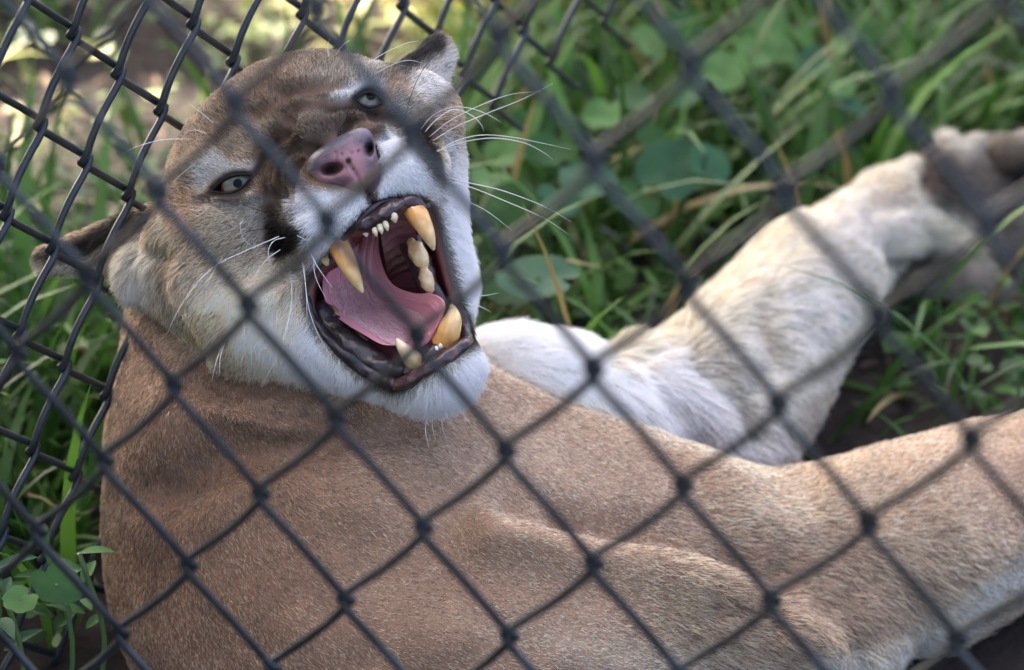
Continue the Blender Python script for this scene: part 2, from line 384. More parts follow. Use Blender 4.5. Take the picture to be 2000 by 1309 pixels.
# front fence: 55 mm mesh
u, v, o_, n_ = fence('f', '', HF, 1, None, None, None, 0)
sc = .060 / S / np.linalg.norm(u); u, v, o_, n_ = fence('f', '', HF, sc, None, None, None, 0)
if n_[2] < 0: n_ = -n_
def sag(p):
    px, py = pix(p); k = 1 + .07 * np.clip((py - 500) / 600, 0, 1.3)
    return np.stack([p[:, 0] * k, p[:, 1] * k, F - (F - p[:, 2]) * k], -1)
nodes = []
for c in range(-6, 15):           # neighbouring wires share their bends
    i0 = (c - 9) // 2
    nodes.append(((i0, c - i0), 14))
front = build_fence('near chain link fence of dark coated wire in front of the snarling cat', None, u, v, o_, n_, (1, 0), (0, -1), nodes, .0021 / S, (.02, .05), sag, P3(1000, 1500, 1300))
# side fence
u, v, o_, n_ = fence('l', '', HL, F / 1.0257, None, None, None, 0)
if n_ @ np.array([-.7, .3, .6]) > 0: n_ = -n_
nodes = []
for c in range(-7, 21):
    i0 = (c - 6) // 2
    nodes.append(((i0, i0 - c), 14 if c < 11 else 6))
side_f = build_fence('far chain link fence running behind the head at left', None, u, v, o_, n_, (0, 1), (1, 0), nodes, .0023 / S, (.10, .0), None, P3(100, 1300, -500))

# ================================================================== the cougar
def ell(px, py, z, a, b, c, rot=0.0):
    """ellipsoid placed at a photo pixel and depth; a along, b across (in the picture), c in depth, rot in degrees"""
    k = (F - z) / F; r = math.radians(rot)
    return ('e', P3(px, py, z), np.array([a * k, b * k, c * k]), np.array([math.cos(r), math.sin(r)]))
def cone(p, r1, q, r2, fl=1.0):
    return ('c', P3(*p), P3(*q), r1 * (F - p[2]) / F, r2 * (F - q[2]) / F, fl)
def sd(pr, X):
    if pr[0] == 'e':
        d = X - pr[1]; c, s = pr[3]
        x = d[:, 0] * c + d[:, 1] * s; y = -d[:, 0] * s + d[:, 1] * c; a = pr[2]
        q = np.stack([x / a[0], y / a[1], d[:, 2] / a[2]], -1)
        k0 = np.sqrt((q * q).sum(-1)) + 1e-6; k1 = np.sqrt(((q / a.astype(q.dtype)) ** 2).sum(-1)) + 1e-9
        return k0 * (k0 - 1) / k1
    A, B, r1, r2, fl = pr[1:]
    ab = B - A; t = np.clip(((X - A) @ ab) / (ab @ ab), 0, 1); e = X - A - t[:, None] * ab
    if fl != 1.0: e = e * np.array([1, 1, 1 / fl])
    return np.sqrt((e * e).sum(-1)) - (r1 + t * (r2 - r1))
def smin(a, b, k):
    h = np.clip(.5 + .5 * (b - a) / k, 0, 1); return b + (a - b) * h - k * h * (1 - h)
def union(prims, X, k):
    d = sd(prims[0], X)
    for p in prims[1:]:
        kk = k
        if isinstance(p[-1], dict): kk = p[-1]['k']; p = p[:-1]
        d = smin(d, sd(p, X), kk)
    return d
def K(p, k): return p + ({'k': k},)

HEAD = [
    ell(600, 360, -215, 288, 248, 260, 28),                       # skull
    K(ell(560, 205, -85, 150, 85, 95, 24), 60),                   # forehead
    K(ell(425, 310, -56, 78, 38, 62, 26), 26), K(ell(708, 158, -72, 66, 32, 58, 14), 26),   # brows
    K(cone((590, 235, -40), 88, (672, 318, 58), 64), 50),         # bridge of the nose
    K(ell(614, 252, 62, 66, 44, 55, 14), 13),                     # roll of wrinkled skin
    K(ell(692, 234, 34, 60, 24, 42, -12), 10),
    K(ell(748, 258, 12, 56, 22, 48, -25), 10),
    K(ell(545, 300, -5, 24, 62, 40, 22), 20),
    K(ell(700, 375, 0, 118, 92, 108, 28), 40),                    # muzzle
    K(ell(612, 428, 44, 98, 72, 76, 32), 26),                     # whisker pads
    K(ell(800, 328, 28, 78, 78, 74, -35), 26),
    K(ell(560, 470, 20, 55, 50, 60, 60), 24),
    K(ell(700, 420, 62, 62, 40, 50, 28), 22),
    K(ell(435, 530, -185, 165, 165, 165), 60), K(ell(505, 605, -160, 170, 128, 150, 0), 60),
    K(ell(455, 425, -70, 95, 70, 80, 20), 40),
    K(ell(800, 240, -135, 105, 105, 115, 0), 50),
    K(ell(790, 215, -60, 50, 40, 50, 0), 30),
    K(cone((520, 620, -120), 112, (790, 730, -15), 62), 50),      # lower jaw
    K(ell(850, 725, 5, 92, 80, 82, 18), 40),
    K(cone((850, 330, -160), 60, (878, 690, -45), 46), 40),
    K(ell(760, 560, -300, 170, 170, 150, 0), 60),
    # ears
    K(cone((812, 172, -285), 66, (852, 112, -300), 36, .5), 36), K(cone((846, 122, -300), 32, (857, 80, -308), 15, .6), 20),
    K(cone((290, 470, -235), 68, (98, 508, -310), 31, .6), 40),
    K(ell(272, 530, -215, 42, 60, 55, 0), 30),
]
BODY = [
    ell(600, 900, -420, 385, 380, 330),
    K(cone((480, 640, -420), 232, (570, 930, -400), 335), 110),   # neck
    K(ell(830, 1230, -420, 610, 430, 410, -12), 120),             # trunk
    K(cone((900, 960, -450), 235, (1330, 1080, -470), 215), 90),
    K(ell(1330, 1190, -330, 330, 150, 210, -14), 60),             # shoulder blade fold
    K(cone((1380, 1138, -500), 204, (1790, 1068, -640), 190), 70),  # near limb
    K(cone((1790, 1068, -640), 190, (2200, 910, -900), 165), 60),
    K(cone((2200, 910, -900), 160, (2480, 830, -1130), 112), 60), K(ell(2580, 840, -1180, 130, 100, 100, 10), 40),
    K(ell(1580, 1235, -480, 190, 130, 160, -10), 60),
]
LEG = [
    ell(1090, 800, -640, 240, 150, 190, -18),                     # white chest
    K(ell(1345, 810, -820, 215, 135, 180, -30), 70),
    K(cone((1440, 745, -950), 168, (1585, 555, -1280), 128), 100),
    K(cone((1585, 555, -1280), 124, (1745, 422, -1640), 82), 50),
    K(cone((1745, 425, -1640), 80, (1880, 400, -1830), 88), 30), K(cone((1735, 412, -1640), 72, (1850, 345, -1790), 66), 40),  # wrist
    K(ell(1905, 355, -1810, 100, 90, 72, 10), 24),                 # folded paw
    K(ell(1955, 345, -1800, 88, 76, 66, 0), 20), K(ell(1842, 290, -1800, 24, 26, 30, 0), 14),
    K(ell(1990, 325, -1810, 60, 60, 60, 0), 18), K(ell(1840, 480, -1740, 112, 62, 56, -36), 24),
    K(ell(1965, 455, -1760, 84, 84, 60, 0), 18), K(ell(1870, 540, -1750, 112, 46, 50, -6), 20),
]
MOUTH = np.array([(735, 396), (705, 428), (676, 462), (655, 492), (628, 520), (606, 548), (600, 590), (616, 632), (650, 676), (700, 716), (740, 744), (772, 758), (800, 748), (842, 718), (890, 690), (916, 668), (912, 640), (896, 598), (880, 548), (866, 490), (852, 432), (838, 402), (812, 388), (772, 388)], float)
def E_(px, py, cx, cy, a, b, rot=0):
    r = math.radians(rot); x, y = px - cx, py - cy
    return (np.hypot((x * math.cos(r) + y * math.sin(r)) / a, (-x * math.sin(r) + y * math.cos(r)) / b) - 1) * min(a, b)
def poly_sdf(px, py, poly):
    poly = np.asarray(poly, float); q = np.roll(poly, -1, 0)
    d = np.full(np.shape(px), 1e18); s = np.zeros(np.shape(px), bool)
    for (ax, ay), (bx, by) in zip(poly, q):
        ex, ey = bx - ax, by - ay; wx, wy = px - ax, py - ay
        t = np.clip((wx * ex + wy * ey) / (ex * ex + ey * ey + 1e-9), 0, 1)
        d = np.minimum(d, (wx - ex * t) ** 2 + (wy - ey * t) ** 2)
        c = ((ay > py) != (by > py)) & (px < (bx - ax) * (py - ay) / (by - ay + 1e-12) + ax); s ^= c
    d = np.sqrt(d); return np.where(s, -d, d)
def smoothp(poly, n=4):
    p = np.vstack([poly, poly[:1]]); return catmull(p, n)[:-1]
MOUTH_S = smoothp(MOUTH, 3)
EYES = [dict(c=(453, 357), hw=41, hh=15, hu=12, hl=18, rot=-22, z=-2), dict(c=(721, 195), hw=27, hh=15, hu=15, hl=14, rot=6, z=-52)]
def eye_uv(px, py, e):
    r = math.radians(e['rot']); dx, dy = px - e['c'][0], py - e['c'][1]
    y = -dx * math.sin(r) + dy * math.cos(r)
    return (dx * math.cos(r) + dy * math.sin(r)) / e['hw'], y / np.where(y < 0, e['hu'], e['hl'])
def eye_d(px, py, e):
    u_, v_ = eye_uv(px, py, e)
    return (np.abs(v_) + u_ * u_ - 1) * e['hh'] * .7           # pointed almond
def f_parts(X):
    h = union(HEAD, X, 40); b = union(BODY, X, 100); l = union(LEG, X, 60)
    return h, b, l
def f_solid(X):
    h, b, l = f_parts(X); return smin(smin(h, b, 22), l, 20)
def from_world(W):
    X = W[:, 0] / S; a = W[:, 1] / S; b = (W[:, 2] - CAM_H) / S
    return np.stack([X, a * SP + b * CP, -a * CP + b * SP + F], -1)
def cover_pos(r, n):
    p = np.stack([r.uniform(-.75, .9, n), r.uniform(1.35, 3.2, n), r.uniform(.004, .045, n)], -1); p = p[(p[:, 1] > 1.68) | ((r.random(n) < .25) & (p[:, 0] < -.2))]; n = len(p)
    return p[r.random(n) < .12 + .52 * np.clip(vnoise(p * [1, 1, 0], .11, 15) * 1.6 + .15, 0, 1)]
Vc, Qc, Rc = leafcards(26000, cover_pos, .017, .75, .35, 41)
kc = f_solid(from_world(Vc)).reshape(-1, 9).min(1) > 25; kc = np.repeat(kc, 9); remap = np.cumsum(kc) - 1; Qc = remap[Qc[kc[Qc].all(1)]]; Vc, Rc = Vc[kc], Rc[kc]
gc = mesh_obj('ground_cover', Vc, Qc, leafm, smooth=False); Cc = ramp(Rc * .85, GREENS)
for gpt, rad in fl:  # leaves near the flecks tinted straw-bright, sunlight painted into the colour
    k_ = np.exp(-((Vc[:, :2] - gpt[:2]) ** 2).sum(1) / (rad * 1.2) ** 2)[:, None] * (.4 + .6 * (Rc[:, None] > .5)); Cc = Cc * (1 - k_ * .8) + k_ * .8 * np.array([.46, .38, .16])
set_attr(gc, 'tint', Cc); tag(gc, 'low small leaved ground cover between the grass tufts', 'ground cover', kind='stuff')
VV, QQ, CC, off = [], [], [], 0
for (n, L, W, lean, gseed) in ((21000, .085, .0056, .40, 21), (15000, .055, .0036, .7, 22), (5500, .15, .0085, .35, 23), (2600, .20, .011, .30, 24)):
    V, Q, R = blades(grass_roots(n, gseed), L, W, lean, gseed)
    d_ = f_solid(from_world(V)).reshape(-1, 12).min(1) > 30                 # no blade grows through the cat
    V, R = V.reshape(-1, 12, 3)[d_].reshape(-1, 3), R.reshape(-1, 12)[d_].ravel(); Q = Q[:5 * int(d_.sum())]
    VV.append(V); QQ.append(Q + off); CC.append(R); off += len(V)
R = np.concatenate(CC); C = ramp(R * .98, GREENS)
Vg = np.vstack(VV)[:, :2]
for gpt, rad in fl:             # blades yellowed and brightened at the sun flecks: sunlight put into their tint
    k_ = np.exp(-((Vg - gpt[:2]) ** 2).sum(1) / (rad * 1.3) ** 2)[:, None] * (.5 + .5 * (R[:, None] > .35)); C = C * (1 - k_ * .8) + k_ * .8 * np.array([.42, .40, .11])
straw = R > .94; C[straw] = (.24, .19, .075)
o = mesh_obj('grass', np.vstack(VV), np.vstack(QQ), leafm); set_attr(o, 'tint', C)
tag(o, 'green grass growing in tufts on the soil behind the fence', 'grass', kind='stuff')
def f_cat(X, solid=None):
    d = f_solid(X) if solid is None else solid
    hd = (X[:, 0] < 60) & (X[:, 1] > -180) & (X[:, 2] > -380)
    if hd.any():
        i = np.nonzero(hd)[0]; Y = X[i]; px, py = pix(Y); dd = d[i]
        m = poly_sdf(px, py, MOUTH_S); m = np.maximum(m + .16 * np.maximum(0, 60 - Y[:, 2]) - 4, -(Y[:, 2] + 165))
        dd = -smin(-dd, m, 10)                                     # carve the mouth
        for (nx_, ny_, a, b, rot) in ((646, 331, 27, 16, -14), (722, 290, 13, 19, 10)):
            dd = np.maximum(dd, -np.maximum(E_(px, py, nx_, ny_, a, b, rot), -(Y[:, 2] - 66)))
        for e in EYES:
            ed = np.maximum(eye_d(px, py, e), -(Y[:, 2] - e['z'] + 62)); dd = -smin(-dd, ed, 7)
        d[i] = dd
    return d
def surf_z(px, py, fn=f_solid, z0=420, z1=-1500):
    """depth at which the line of sight through a pixel meets the skin"""
    px = np.atleast_1d(np.asarray(px, float)); py = np.atleast_1d(np.asarray(py, float)); z = np.full(px.shape, float(z0))
    for _ in range(70):
        d = fn(P3(px, py, z)); z = z - np.clip(d, -20, 80) * .8
    return z
def mesh_sdf(f, lo, hi, h):
    """sparse surface nets over the zero level of f"""
    lo = np.array(lo, float); n8 = np.ceil((np.array(hi) - lo) / (8 * h)).astype(int)
    g = np.stack(np.meshgrid(*[np.arange(k) for k in n8], indexing='ij'), -1).reshape(-1, 3)
    d = f(lo + (g * 8 + 4) * h); g = g[np.abs(d) < 8 * h * 1.35]
    s4 = np.stack(np.meshgrid(*[np.arange(4)] * 3, indexing='ij'), -1).reshape(-1, 3)
    g = (g[:, None] * 4 + s4[None]).reshape(-1, 3)
    d = f(lo + (g * 2 + 1) * h); g = g[np.abs(d) < 2 * h * 1.9]
    s2 = np.stack(np.meshgrid(*[np.arange(2)] * 3, indexing='ij'), -1).reshape(-1, 3)
    cells = (g[:, None] * 2 + s2[None]).reshape(-1, 3)
    B = 4096
    key = lambda a: (a[..., 0] * B + a[..., 1]) * B + a[..., 2]
    ck = np.unique(key(cells + 1)); cells = np.stack([ck // (B * B), ck // B % B, ck % B], -1)
    s8 = np.array([(i, j, k) for i in (0, 1) for j in (0, 1) for k in (0, 1)])
    ak = key(cells[:, None] + s8[None]); uk, inv = np.unique(ak.ravel(), return_inverse=True); inv = inv.reshape(ak.shape)
    cor = np.stack([uk // (B * B), uk // B % B, uk % B], -1) - 1
    val = f(lo + cor * h); cv = val[inv]
    act = (cv.min(1) < 0) & (cv.max(1) >= 0); cells, cv, ck, inv = cells[act], cv[act], ck[act], inv[act]
    P = np.zeros((len(cells), 3)); N = np.zeros(len(cells))
    for a in range(8):
        for bit in (1, 2, 4):
            b = a | bit
            if b == a: continue
            va, vb = cv[:, a], cv[:, b]; x = (va < 0) != (vb < 0); t = np.where(x, va / np.where(va == vb, 1, va - vb), 0)
            P += np.where(x[:, None], s8[a] + t[:, None] * (s8[b] - s8[a]), 0); N += x
    P = lo + (cells - 1 + P / N[:, None]) * h
    quads = []
    for ax, bit in ((0, 4), (1, 2), (2, 1)):
        o1, o2 = [(1, 2), (2, 0), (0, 1)][ax]
        x = (cv[:, 0] < 0) != (cv[:, bit] < 0); c = cells[x]; flip = cv[x, 0] < 0
        e1 = np.zeros(3, int); e1[o1] = 1; e2 = np.zeros(3, int); e2[o2] = 1
        idx = []; ok = np.ones(len(c), bool)
        for dl in (0 * e1, e1, e1 + e2, e2):
            k = key(c - dl); p = np.minimum(np.searchsorted(ck, k), len(ck) - 1); ok &= ck[p] == k; idx.append(p)
        q = np.stack(idx, -1); q = np.where(flip[:, None], q, q[:, ::-1]); quads.append(q[ok])
    return P, np.vstack(quads)
def vert_normals(V, Q):
    n = np.cross(V[Q[:, 2]] - V[Q[:, 0]], V[Q[:, 3]] - V[Q[:, 1]]); N = np.zeros_like(V)
    for a in range(3): N[:, a] = sum(np.bincount(Q[:, k], n[:, a], len(V)) for k in range(4))
    return N / (np.linalg.norm(N, axis=1)[:, None] + 1e-12)

for e in EYES: e['z'] = float(surf_z(*e['c'])[0])
print([e['z'] for e in EYES])
V, Q = mesh_sdf(f_cat, (-1120, -1300, -2050), (2250, 640, 320), 5.0)
print('cat mesh', len(V), len(Q), time.time() - T0)
N = vert_normals(V, Q)
if (N * (V - V.mean(0))).sum() < 0: Q = Q[:, ::-1]; N = -N
gh, gb, gl = f_parts(V)
region = np.argmin(np.stack([gh, gb, gl], -1), -1)                 # 0 head, 1 body, 2 far leg and chest
# creases and folds of the skin: strokes (points, half width, depth), pushed along the normals
px, py = pix(V)
HSTROKES = [
    ([(562, 232), (564, 260), (582, 288), (618, 302)], 11, -13), ([(574, 212), (612, 203), (660, 208)], 9, -7), ([(664, 216), (676, 240), (672, 262)], 8, -5),
    ([(575, 194), (630, 184), (684, 190)], 13, 6), ([(662, 226), (710, 222), (765, 238), (810, 252)], 12, 7), ([(690, 254), (730, 247), (765, 257)], 8, 5), ([(560, 176), (620, 168), (680, 176)], 9, -5),
    ([(648, 214), (695, 212), (745, 226), (800, 244), (842, 262)], 8, -14), ([(672, 262), (690, 236), (730, 236), (770, 252)], 7, -7),
    ([(505, 330), (515, 305), (535, 280), (552, 262)], 11, -9), ([(556, 380), (548, 345), (556, 310), (575, 290)], 8, -8), ([(520, 385), (520, 345), (532, 305)], 6, -10), ([(568, 384), (570, 352), (584, 318)], 6, -10), ([(534, 388), (534, 348), (544, 310)], 6, 5), ([(556, 388), (560, 350), (570, 316)], 6, 5),
    ([(534, 385), (517, 425), (514, 465), (528, 500), (552, 520)], 13, -20), ([(585, 410), (555, 440), (545, 480)], 14, -5),
    ([(545, 182), (600, 178), (640, 190)], 14, -9), ([(500, 225), (540, 205), (560, 195)], 12, -5),
    ([(306, 500), (300, 550), (312, 600), (345, 660), (372, 705)], 20, -20), ([(735, 300), (737, 345), (722, 385)], 7, -9),
    ([(405, 385), (440, 392), (490, 384)], 7, 6), ([(410, 395), (450, 404), (500, 392)], 6, -5), ([(395, 392), (430, 372)], 7, -6),
    ([(745, 262), (775, 258), (800, 262)], 9, -9), ([(790, 260), (835, 300), (858, 345)], 10, 5),
    ([(470, 420), (500, 470), (500, 530)], 18, -5), ([(605, 545), (560, 560), (520, 590)], 16, 5),
]
BSTROKES = [
    ([(370, 745), (470, 795), (590, 806), (700, 800)], 20, -20), ([(420, 800), (540, 830), (680, 822)], 16, 10), ([(1100, 1010), (1300, 1045), (1460, 1090)], 30, -16), ([(1320, 930), (1400, 1000), (1440, 1080)], 50, -14),
   
    ([(330, 960), (420, 890), (560, 862), (690, 838), (790, 826)], 56, -38), ([(480, 800), (600, 800), (720, 790)], 30, 14),
    
    ([(960, 1050), (1150, 1085), (1330, 1120), (1480, 1180), (1600, 1260)], 48, 40), ([(1000, 990), (1180, 1030), (1360, 1060), (1520, 1120)], 50, -26),
    ([(1400, 1185), (1450, 1195), (1500, 1215)], 26, -14), ([(1520, 1150), (1600, 1200), (1680, 1260)], 60, -22), ([(1530, 950), (1600, 990), (1640, 1050)], 50, -10),
    ([(370, 690), (450, 745), (560, 765), (690, 770)], 26, -18), ([(420, 1150), (640, 1230), (900, 1260)], 60, 8), ([(700, 980), (900, 1000), (1050, 960)], 60, 10),
    ([(1640, 930), (1760, 890), (1900, 850)], 40, 12),
]
LSTROKES = [([(1345, 690), (1400, 740), (1440, 790), (1465, 850)], 30, -26), ([(1260, 730), (1300, 790), (1370, 860)], 30, -12), ([(1480, 620), (1500, 690), (1470, 740)], 30, -14), ([(1745, 480), (1755, 540), (1740, 600)], 22, -16),
            ([(1815, 325), (1840, 375), (1880, 410), (1925, 425)], 34, -46), ([(1925, 290), (1950, 330), (2000, 345)], 16, -26), ([(1930, 420), (1965, 400), (2000, 400)], 16, -26), ([(1760, 520), (1820, 520), (1900, 505)], 20, -22), ([(1700, 400), (1760, 400)], 20, -12), ([(1330, 640), (1240, 690), (1190, 690)], 26, -14)]
disp = np.zeros(len(V))
for rg, strokes in ((0, HSTROKES), (1, BSTROKES), (2, LSTROKES)):
    m = np.nonzero((region == rg) & (N[:, 2] > -.2))[0]
    for pts, wd, dp in strokes:
        disp[m] += dp * (2.9 if rg == 0 else 1.5) * np.exp(-(seg_dist(px[m], py[m], catmull(pts, 4)) / (wd * (1.2 if rg == 0 else 1))) ** 2)
inm = poly_sdf(px, py, MOUTH_S)
disp *= np.clip((inm + 4) / 10, 0, 1)
for e in EYES: disp *= np.where(region == 0, np.clip((eye_d(px, py, e) - 1) / 9, 0, 1), 1)
m = region == 0
disp[m] = np.where(disp[m] < 0, -36 * np.tanh(-disp[m] / 36), disp[m])
disp[m] += 1.6 * vnoise(V[m], 30, 3); disp[~m] += 7 * vnoise(V[~m], 120, 4) + 3 * vnoise(V[~m], 45, 5)
V = V + N * disp[:, None]; N = vert_normals(V, Q)

# ---- coat pattern, with crease, neck and paw hollow shade painted in
def soft(d, s): return 1 / (1 + np.exp(np.clip(d / s, -30, 30)))
def paint(C, w, c): return C + (w[:, None]) * (lin(c) - C)
TAN, WHITE, BLACK = (172, 134, 104), (232, 232, 232), (24, 20, 19)
HEADP = [
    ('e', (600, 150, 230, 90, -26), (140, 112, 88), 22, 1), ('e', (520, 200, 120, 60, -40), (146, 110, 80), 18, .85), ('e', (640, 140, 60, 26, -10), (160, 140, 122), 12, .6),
    ('e', (590, 270, 70, 80, 20), (122, 97, 78), 30, 1), ('l', [(575, 250), (545, 310), (540, 370)], 28, (108, 82, 63), 20, .9), ('l', [(640, 225), (740, 240), (830, 262)], 24, (104, 80, 64), 14, .9), ('l', [(500, 330), (515, 300), (540, 275)], 8, (26, 19, 16), 6, .95), ('l', [(640, 218), (700, 214), (760, 232), (830, 258)], 6, (26, 19, 16), 5, .95), ('l', [(562, 236), (566, 264), (584, 290), (616, 302)], 3, (30, 22, 18), 6, .9),  # near-black lines on the brow and nose creases: fold shade painted as fur colour
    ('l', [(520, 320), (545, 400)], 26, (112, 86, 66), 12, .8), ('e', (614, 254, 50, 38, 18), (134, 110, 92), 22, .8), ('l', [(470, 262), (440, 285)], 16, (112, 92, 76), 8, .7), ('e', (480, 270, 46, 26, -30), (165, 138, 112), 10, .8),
    ('p', [(372, 370), (380, 318), (415, 290), (450, 318), (500, 318), (492, 338), (440, 340), (408, 362), (395, 384)], (205, 196, 184), 7, 1),
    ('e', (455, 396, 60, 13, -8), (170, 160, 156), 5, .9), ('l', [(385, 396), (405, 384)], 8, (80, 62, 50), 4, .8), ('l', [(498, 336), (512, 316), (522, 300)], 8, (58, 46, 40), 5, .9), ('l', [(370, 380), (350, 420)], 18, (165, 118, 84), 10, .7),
    ('p', [(648, 196), (672, 172), (715, 150), (750, 160), (748, 172), (705, 184), (672, 196)], (208, 206, 204), 7, 1), ('e', (790, 215, 46, 34, 25), (134, 126, 122), 10, .9), ('l', [(800, 160), (850, 215), (880, 262)], 12, (158, 112, 78), 9, .9), ('l', [(690, 138), (740, 128)], 12, (170, 160, 152), 8, .7),
    ('e', (470, 440, 66, 46, 10), (204, 192, 176), 16, .9), ('e', (415, 490, 70, 90, 20), (176, 142, 112), 22, .8), ('e', (540, 640, 170, 100, 18), (250, 220, 194), 26, 1), ('e', (430, 605, 60, 50, 30), (244, 212, 182), 16, .95), ('e', (395, 660, 60, 60, 30), (196, 160, 124), 20, .8), ('e', (540, 555, 70, 70, 0), (234, 205, 178), 20, .9),
    ('e', (272, 530, 38, 60, 5), (226, 214, 196), 10, 1), ('l', [(310, 420), (320, 470)], 20, (176, 150, 122), 10, .8),
    ('p', [(560, 395), (595, 368), (640, 372), (700, 376), (725, 395), (690, 440), (655, 492), (610, 528), (595, 470)], (236, 238, 240), 8, 1),
    ('e', (660, 440, 60, 22, -40), (206, 208, 210), 10, .5),
    ('p', [(516, 405), (535, 392), (562, 430), (592, 440), (600, 458), (575, 470), (585, 492), (556, 505), (528, 488), (513, 450)], BLACK, 7, .93), ('e', (560, 405, 26, 22, 0), (120, 98, 84), 8, .6), ('l', [(560, 505), (610, 540)], 12, (90, 80, 74), 8, .5),
    ('p', [(736, 280), (752, 256), (785, 264), (838, 330), (862, 376), (845, 398), (780, 386), (738, 392)], (240, 241, 242), 7, 1),
    ('p', [(790, 246), (840, 272), (866, 312), (866, 356), (850, 344), (826, 306), (788, 268)], (28, 24, 23), 6, .95),
    ('p', [(868, 262), (900, 290), (935, 330), (940, 520), (960, 660), (900, 600), (868, 480), (858, 400), (872, 350)], (232, 230, 228), 9, 1), ('e', (895, 315, 26, 40, 0), (212, 196, 184), 10, .7),
    ('p', [(606, 600), (640, 690), (770, 770), (800, 756), (930, 668), (990, 700), (940, 830), (820, 850), (730, 790), (640, 760), (560, 720)], (238, 240, 240), 14, 1),
    ('e', (566, 474, 34, 22, -20), (22, 18, 17), 7, .9),
    ('l', [(735, 380), (722, 396), (706, 424)], 5, (60, 50, 48), 3, .9), ('l', [(718, 372), (730, 395)], 4, (40, 32, 32), 3, 1),
]
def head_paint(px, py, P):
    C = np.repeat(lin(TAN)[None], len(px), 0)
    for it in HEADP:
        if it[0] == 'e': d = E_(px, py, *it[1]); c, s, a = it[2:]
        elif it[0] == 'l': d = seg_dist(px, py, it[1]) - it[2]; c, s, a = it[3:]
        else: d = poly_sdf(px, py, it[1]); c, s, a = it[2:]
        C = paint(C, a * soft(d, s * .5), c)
    # ears
    e1 = soft(poly_sdf(px, py, [(752, 128), (800, 92), (850, 60), (872, 88), (862, 110), (800, 152)]), 4); C = paint(C, e1, (80, 69, 66))
    e2 = soft(poly_sdf(px, py, [(872, 88), (900, 110), (872, 175), (850, 220), (800, 175), (800, 150), (862, 112)]), 5); C = paint(C, e2, (200, 189, 183))
    e3 = soft(poly_sdf(px, py, [(60, 500), (150, 470), (270, 395), (290, 430), (220, 480), (190, 505), (110, 515)]), 5); C = paint(C, e3, (58, 50, 49))
    e4 = soft(poly_sdf(px, py, [(60, 520), (110, 512), (180, 502), (240, 480), (270, 500), (240, 545), (120, 550)]), 5); C = paint(C, e4, (186, 168, 150))
    C = paint(C, .93 * soft(np.abs(poly_sdf(px, py, MOUTH_S) - 2) - 9, 2.5), (52, 40, 40))
    for e in EYES:
        u_, v_ = eye_uv(px, py, e); d = (np.abs(v_) + u_ * u_ - 1) * e['hh'] * .7
        C = paint(C, .95 * soft(np.abs(d - 3) - 7, 1.8), (26, 21, 20))
    return C
BODYP = [
    ('e', (420, 1000, 230, 330, 0), (158, 116, 86), 90, .8), ('e', (270, 1050, 100, 280, 0), (134, 96, 70), 60, .75), ('l', [(300, 1000), (420, 890), (600, 850), (760, 830)], 40, (134, 98, 76), 40, .5),  # left neck and its fold darkened: shade put into the tan coat
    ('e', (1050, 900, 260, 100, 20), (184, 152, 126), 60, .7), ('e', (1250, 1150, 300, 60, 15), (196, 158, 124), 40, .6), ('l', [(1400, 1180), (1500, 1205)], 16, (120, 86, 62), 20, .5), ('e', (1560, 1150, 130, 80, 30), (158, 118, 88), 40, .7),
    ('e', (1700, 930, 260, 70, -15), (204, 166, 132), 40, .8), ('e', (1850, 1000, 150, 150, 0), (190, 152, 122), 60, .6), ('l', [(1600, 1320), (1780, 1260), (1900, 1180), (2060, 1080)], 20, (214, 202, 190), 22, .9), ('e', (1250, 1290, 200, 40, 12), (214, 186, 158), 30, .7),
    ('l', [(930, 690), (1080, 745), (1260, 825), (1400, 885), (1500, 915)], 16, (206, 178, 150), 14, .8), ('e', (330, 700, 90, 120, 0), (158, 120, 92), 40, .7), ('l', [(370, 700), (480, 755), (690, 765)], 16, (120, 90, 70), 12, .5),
]
LEGP = [
    ('e', (1100, 690, 260, 90, 15), (236, 236, 230), 40, 1), ('e', (1380, 840, 220, 110, 38), (206, 200, 198), 40, 1), ('l', [(1200, 680), (1400, 575), (1580, 405), (1700, 350), (1815, 312)], 44, (218, 194, 166), 30, .95),
    ('e', (1540, 640, 130, 74, -45), (198, 190, 182), 40, .9), ('l', [(1480, 560), (1600, 470), (1720, 400)], 30, (212, 190, 166), 26, .6), ('l', [(1340, 680), (1400, 730), (1460, 830)], 22, (140, 112, 98), 24, .9), ('l', [(1460, 620), (1500, 680)], 24, (172, 140, 118), 24, .7), ('l', [(1640, 840), (1720, 700), (1760, 560)], 36, (208, 182, 158), 24, .8),
    ('e', (1680, 440, 90, 60, -30), (198, 180, 170), 30, .8), ('l', [(1700, 390), (1800, 350)], 26, (176, 140, 116), 20, .7), ('l', [(1820, 320), (1842, 370), (1885, 400)], 44, (96, 74, 60), 18, .95), ('e', (1925, 320, 85, 60, 0), (118, 95, 82), 24, .95), ('e', (1860, 280, 60, 24, 10), (178, 158, 146), 14, .8),  # wide dark stroke in the paw hollow is shade painted into the coat
    ('e', (1850, 470, 90, 50, -30), (190, 170, 142), 20, .9), ('e', (1960, 300, 60, 30, 0), (128, 104, 88), 16, .9), ('e', (1815, 520, 50, 26, 5), (64, 54, 56), 12, .95), ('e', (1990, 350, 46, 34, 0), (44, 38, 38), 12, .95), ('e', (1990, 520, 50, 30, 0), (60, 50, 48), 12, .9), ('e', (1880, 545, 90, 34, 0), (140, 120, 112), 16, .9), ('e', (1960, 450, 60, 60, 0), (96, 80, 74), 18, .8),
]
def layer(base, items, px, py):
    C = np.repeat(lin(base)[None], len(px), 0)
    for it in items:
        if it[0] == 'e': d = E_(px, py, *it[1]); c, s, a = it[2:]
        else: d = seg_dist(px, py, it[1]) - it[2]; c, s, a = it[3:]
        C = paint(C, a * soft(d, s * .5), c)
    return C
